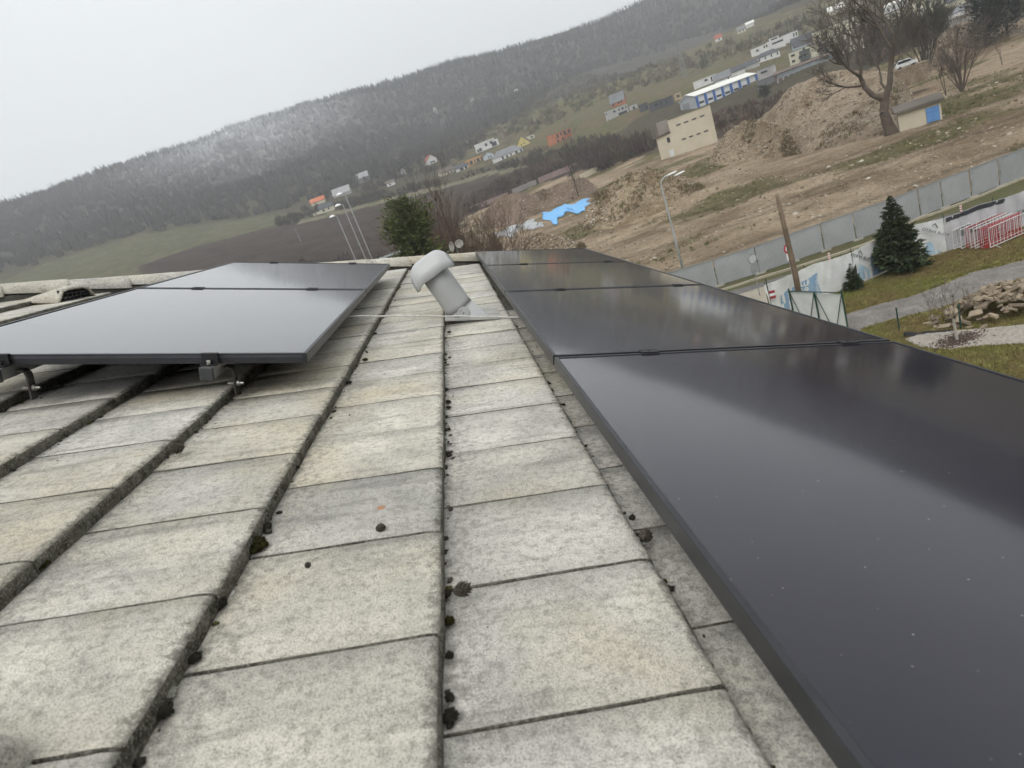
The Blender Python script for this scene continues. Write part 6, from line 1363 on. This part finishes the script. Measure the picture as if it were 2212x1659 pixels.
# satellite dishes beyond the verge
t_p = at_r(990, 548, 14.0); t = thing('satellite_dish', 'pair of weathered pale satellite dishes on a mast beyond the verge', 'satellite dish', tuple(t_p)); s_ = 14.0 / FPX
DISH = mat('dish_pale', (.36, .34, .30), .7, .25, 9, col2=(.25, .235, .21))
mb = MB(); mb.tube([(0, 0, -3), (0, 0, .14)], .02, 8); mb.build('mast', MAST, t)
for k, (dx, an, sc) in enumerate(((-.06, R(35), 1.0), (.12, R(-15), .85))):
    mb = MB(); rr_ = .115 * sc; q = Vector((math.sin(an) * -1.6 - .4, -.8, .25)).normalized().to_track_quat('Z', 'Y').to_matrix()
    mb.lathe([(.01, 0), (rr_ * .5, .010), (rr_ * .85, .03), (rr_, .045), (rr_ * .97, .05), (rr_ * .82, .036), (rr_ * .5, .016), (.012, .006)], 22, c=(dx * .8, 0, .19), M=q); d_ = mb.build('dish', DISH, t, smooth=True)
    mb = MB(); mb.tube([Vector((dx, 0, .13)), Vector((dx, 0, .13)) + q @ Vector((0, -.03, .16))], .008, 6); mb.ico(Vector((dx, 0, .13)) + q @ Vector((0, -.03, .17)), .022, 1); mb.build('feed_arm', MAST, d_)
# low neighbour roof and yard behind the verge
p = at_r(826, 560, 58); t = thing('yard_shed', 'grey corrugated shed roof between the masts and the pine', 'shed', (p.x, p.y, 0), R(12)); zt = at_r(845, 536, 58).z
mb = MB(); mb.box((1.2, 1.5, zt * .45), (3.2, 3, zt * .9)); mb.build('wall', W_GREY, t)
mb = MB()
for k in range(16): mb.box((-.6 + k * .24, 1.4, zt * .93 + (k % 2) * .05), (.25, 3.6, .06))
mb.build('roof', mat('corrugated_grey', (.26, .275, .275), .6, .15, 1), t)

# moss cushions, cones and grit on the tiles
MOSS = mat('moss_green', (.095, .09, .03), 1.0, .5, 60, .9, col2=(.035, .034, .02), fine=.5, spec=.03)
MOSSD = mat('moss_dark', (.045, .043, .03), 1.0, .5, 70, .9, col2=(.11, .10, .08), fine=.5, spec=.03)
def cushion(e, y, r_, n0, material, seed, name, sq=.75):
    rg = random.Random(seed); mb = MB(); mb.ico((0, 0, 0), r_ * .82, 2, (1, 1.25, sq), .05, rg)
    for k in range(60):
        a, b_ = rg.uniform(0, 6.28), rg.uniform(-.1, 1.0); c_ = math.sqrt(max(0, 1 - b_ * b_)); f = r_ * rg.uniform(.7, .95); mb.ico((math.cos(a) * c_ * f, math.sin(a) * c_ * f * 1.25, b_ * f * sq), r_ * rg.uniform(.14, .27), 1, (1, 1, 1), .2, rg)
    o = mb.build(name, material, smooth=True); o.matrix_world = ROOF_M @ Matrix.Translation(Vector((e, y, n0 + r_ * sq * .25))); return o
big = [((552, 1168), .030, MOSS, 'greenest moss cushion wedged at a tile step'), ((573, 1126), .016, MOSSD, 'dark moss cushion just above the greenest one'), ((475, 1290), .016, MOSSD, 'dark moss cushion on the tile step below the greenest one'), ((85, 1208), .018, MOSS, 'green moss cushion on the step nearest the picture edge'),
       ((30, 1230), .017, MOSSD, 'dark moss clump at the left picture edge'), ((20, 1262), .014, MOSSD, 'small dark moss clump beside the edge one'), ((352, 1520), .016, MOSSD, 'round dark moss clump low on the second step'), ((365, 1480), .014, mat('lichen_grey', (.22, .22, .18), 1, .2, 30), 'smooth grey lichen lump above the round moss clump'), ((418, 1406), .013, MOSSD, 'greyish moss clump at a tile corner'),
       ((968, 1327), .014, MOSS, 'yellowish moss cushion under the middle tile step'), ((962, 1270), .013, MOSSD, 'dark moss cushion beside the large cone'), ((972, 1530), .015, MOSSD, 'dark moss cushion lowest on the middle step'), ((970, 1490), .010, MOSSD, 'little moss clump above the lowest cushion'), ((970, 1400), .010, MOSSD, 'flat moss clump on the middle step'),
       ((788, 771), .016, MOSS, 'green moss clump loose near the wire'), ((753, 819), .015, MOSSD, 'dark moss clump on the step near the clamped panel'), ((968, 860), .013, MOSSD, 'dark moss clump high on the middle step'), ((968, 872), .012, MOSSD, 'moss clump under the high one on the middle step'), ((640, 1000), .010, MOSSD, 'small moss clump midway along the third step'), ((197, 890), .016, mat('lichen_grey', (.22, .22, .18)), 'pale lichen lump below the clamped panel'), ((970, 712), .014, MOSSD, 'dark crumb of moss just below the wire'), ((1190, 835), .012, MOSSD, 'dark crumb in the groove by the panel frame')]
for i, (q, r_, m_, lb) in enumerate(big):
    e, y = roof_px(*q, .004); o = cushion(e, y, r_ * .72, -.010, m_, i, 'moss_clump', .5); tag(o, lb, 'moss', 'moss clumps on the tiles')
CONE = mat('cone_brown', (.075, .062, .048), .9, .4, 50, .3)
def cone(e, y, L, rz, seed, label):
    t = thing('larch_cone', label, 'cone', tuple(roof_pt(e, y, .012)), group='cones on the tiles'); rg = random.Random(seed); mb = MB()
    mb.ico((0, 0, 0), L * .33, 2, (1.35, 1, 1)); mb.build('core', CONE, t)
    mb = MB()
    for k in range(46):
        u = k / 45; a = k * 2.4; r_ = L * .42 * math.sin(math.pi * (.12 + .8 * u)); x = (u - .5) * L; c_ = Vector((x, math.cos(a) * r_ * .9, math.sin(a) * r_ * .9)); n_ = Vector((.5, math.cos(a), math.sin(a))).normalized(); sd_ = Vector((0, -math.sin(a), math.cos(a)))
        mb.add([c_ - sd_ * L * .13, c_ + n_ * L * .15 + Vector((L * .05, 0, 0)), c_ + sd_ * L * .13, c_ - Vector((L * .14, 0, 0)) - n_ * L * .04], [(0, 1, 2, 3)])
    o = mb.build('scales', CONE, t); o.modifiers.new('s', 'SOLIDIFY').thickness = .0015; t.rotation_euler = (rg.uniform(0, 3), rg.uniform(-.2, .2), rz)
for i, (q, L, lb) in enumerate((((1000, 1273), .026, 'large dry cone beside the middle tile step'), ((1395, 1157), .026, 'dry cone in the groove along the panel frame'), ((822, 1140), .018, 'small crushed cone on a tile joint'), ((383, 969), .030, 'flat slug shaped cone piece near the panel pair'), ((665, 1221), .010, 'tiny dark cone crumb on the stained tile'), ((1195, 742), .010, 'tiny cone crumb beyond the wire'))):
    e, y = roof_px(*q, .012); cone(e, y, L, i * 1.3, i, lb)
# crumbs of moss and dirt along every step: too many to count
rg = np.random.default_rng(77); pts = []; sz = []
for k in range(-12, 3):
    ee = .335 + GAUGE * k; m_ = 330
    yy = rg.uniform(.35, 6.0, m_); yy = yy[rg.uniform(0, 1, m_) < np.clip(fbm(yy * 2.5 + k * 5, yy * 0 + k, 3) * 2.2 - .45, 0.02, 1)]
    pts.append(np.c_[np.full(len(yy), ee) + rg.exponential(.007, len(yy)) + .001, yy, np.full(len(yy), -.012)]); sz.append(rg.gamma(2.0, .0026, len(yy)).clip(.002, .011))
m_ = 260; pts.append(np.c_[rg.uniform(-3, .7, m_), rg.uniform(.4, 5.5, m_), np.zeros(m_)]); sz.append(rg.gamma(1.6, .0015, m_).clip(.001, .006))
pts = np.concatenate(pts); sz = np.concatenate(sz)
kk = np.floor((.335 - pts[:, 0]) / GAUGE); inn = ((.335 - pts[:, 0]) / GAUGE - kk); pts[:, 2] = .013 - inn * .027 - .001
W_ = np.array([roof_pt(*p) for p in pts]); V, F = rocks_np(W_, sz, .8, rg)
tn = np.where(rg.uniform(0, 1, (len(pts), 1)) < .2, np.array([[.06, .06, .02]]), np.array([[.045, .042, .034]])) * rg.uniform(.6, 1.8, (len(pts), 1))
tag(np_obj('moss_crumbs', V, F, STN, smooth=True, attrs={'tone': ('POINT', np.repeat(tn, 9, axis=0))}), 'crumbs of moss and dirt along the tile steps', 'moss', kind='stuff')
# ------------------------------------------------------------------ the damp winter air
m = bpy.data.materials.new('haze_air'); m.use_nodes = True; nt = m.node_tree; nt.nodes.clear()
o_ = nt.nodes.new('ShaderNodeOutputMaterial'); v_ = nt.nodes.new('ShaderNodeVolumePrincipled'); nt.links.new(v_.outputs[0], o_.inputs['Volume'])
v_.inputs['Density'].default_value = .00043; v_.inputs['Color'].default_value = (.93, .96, 1.0, 1); v_.inputs['Anisotropy'].default_value = .0
mb = MB(); zt = float(GZ.max()) + 30; zb = float(GZ.min()) - 1.5; mb.box((0, 0, (zt + zb) / 2), (4900, 4900, zt - zb)); tag(mb.build('haze', m), kind='stuff')
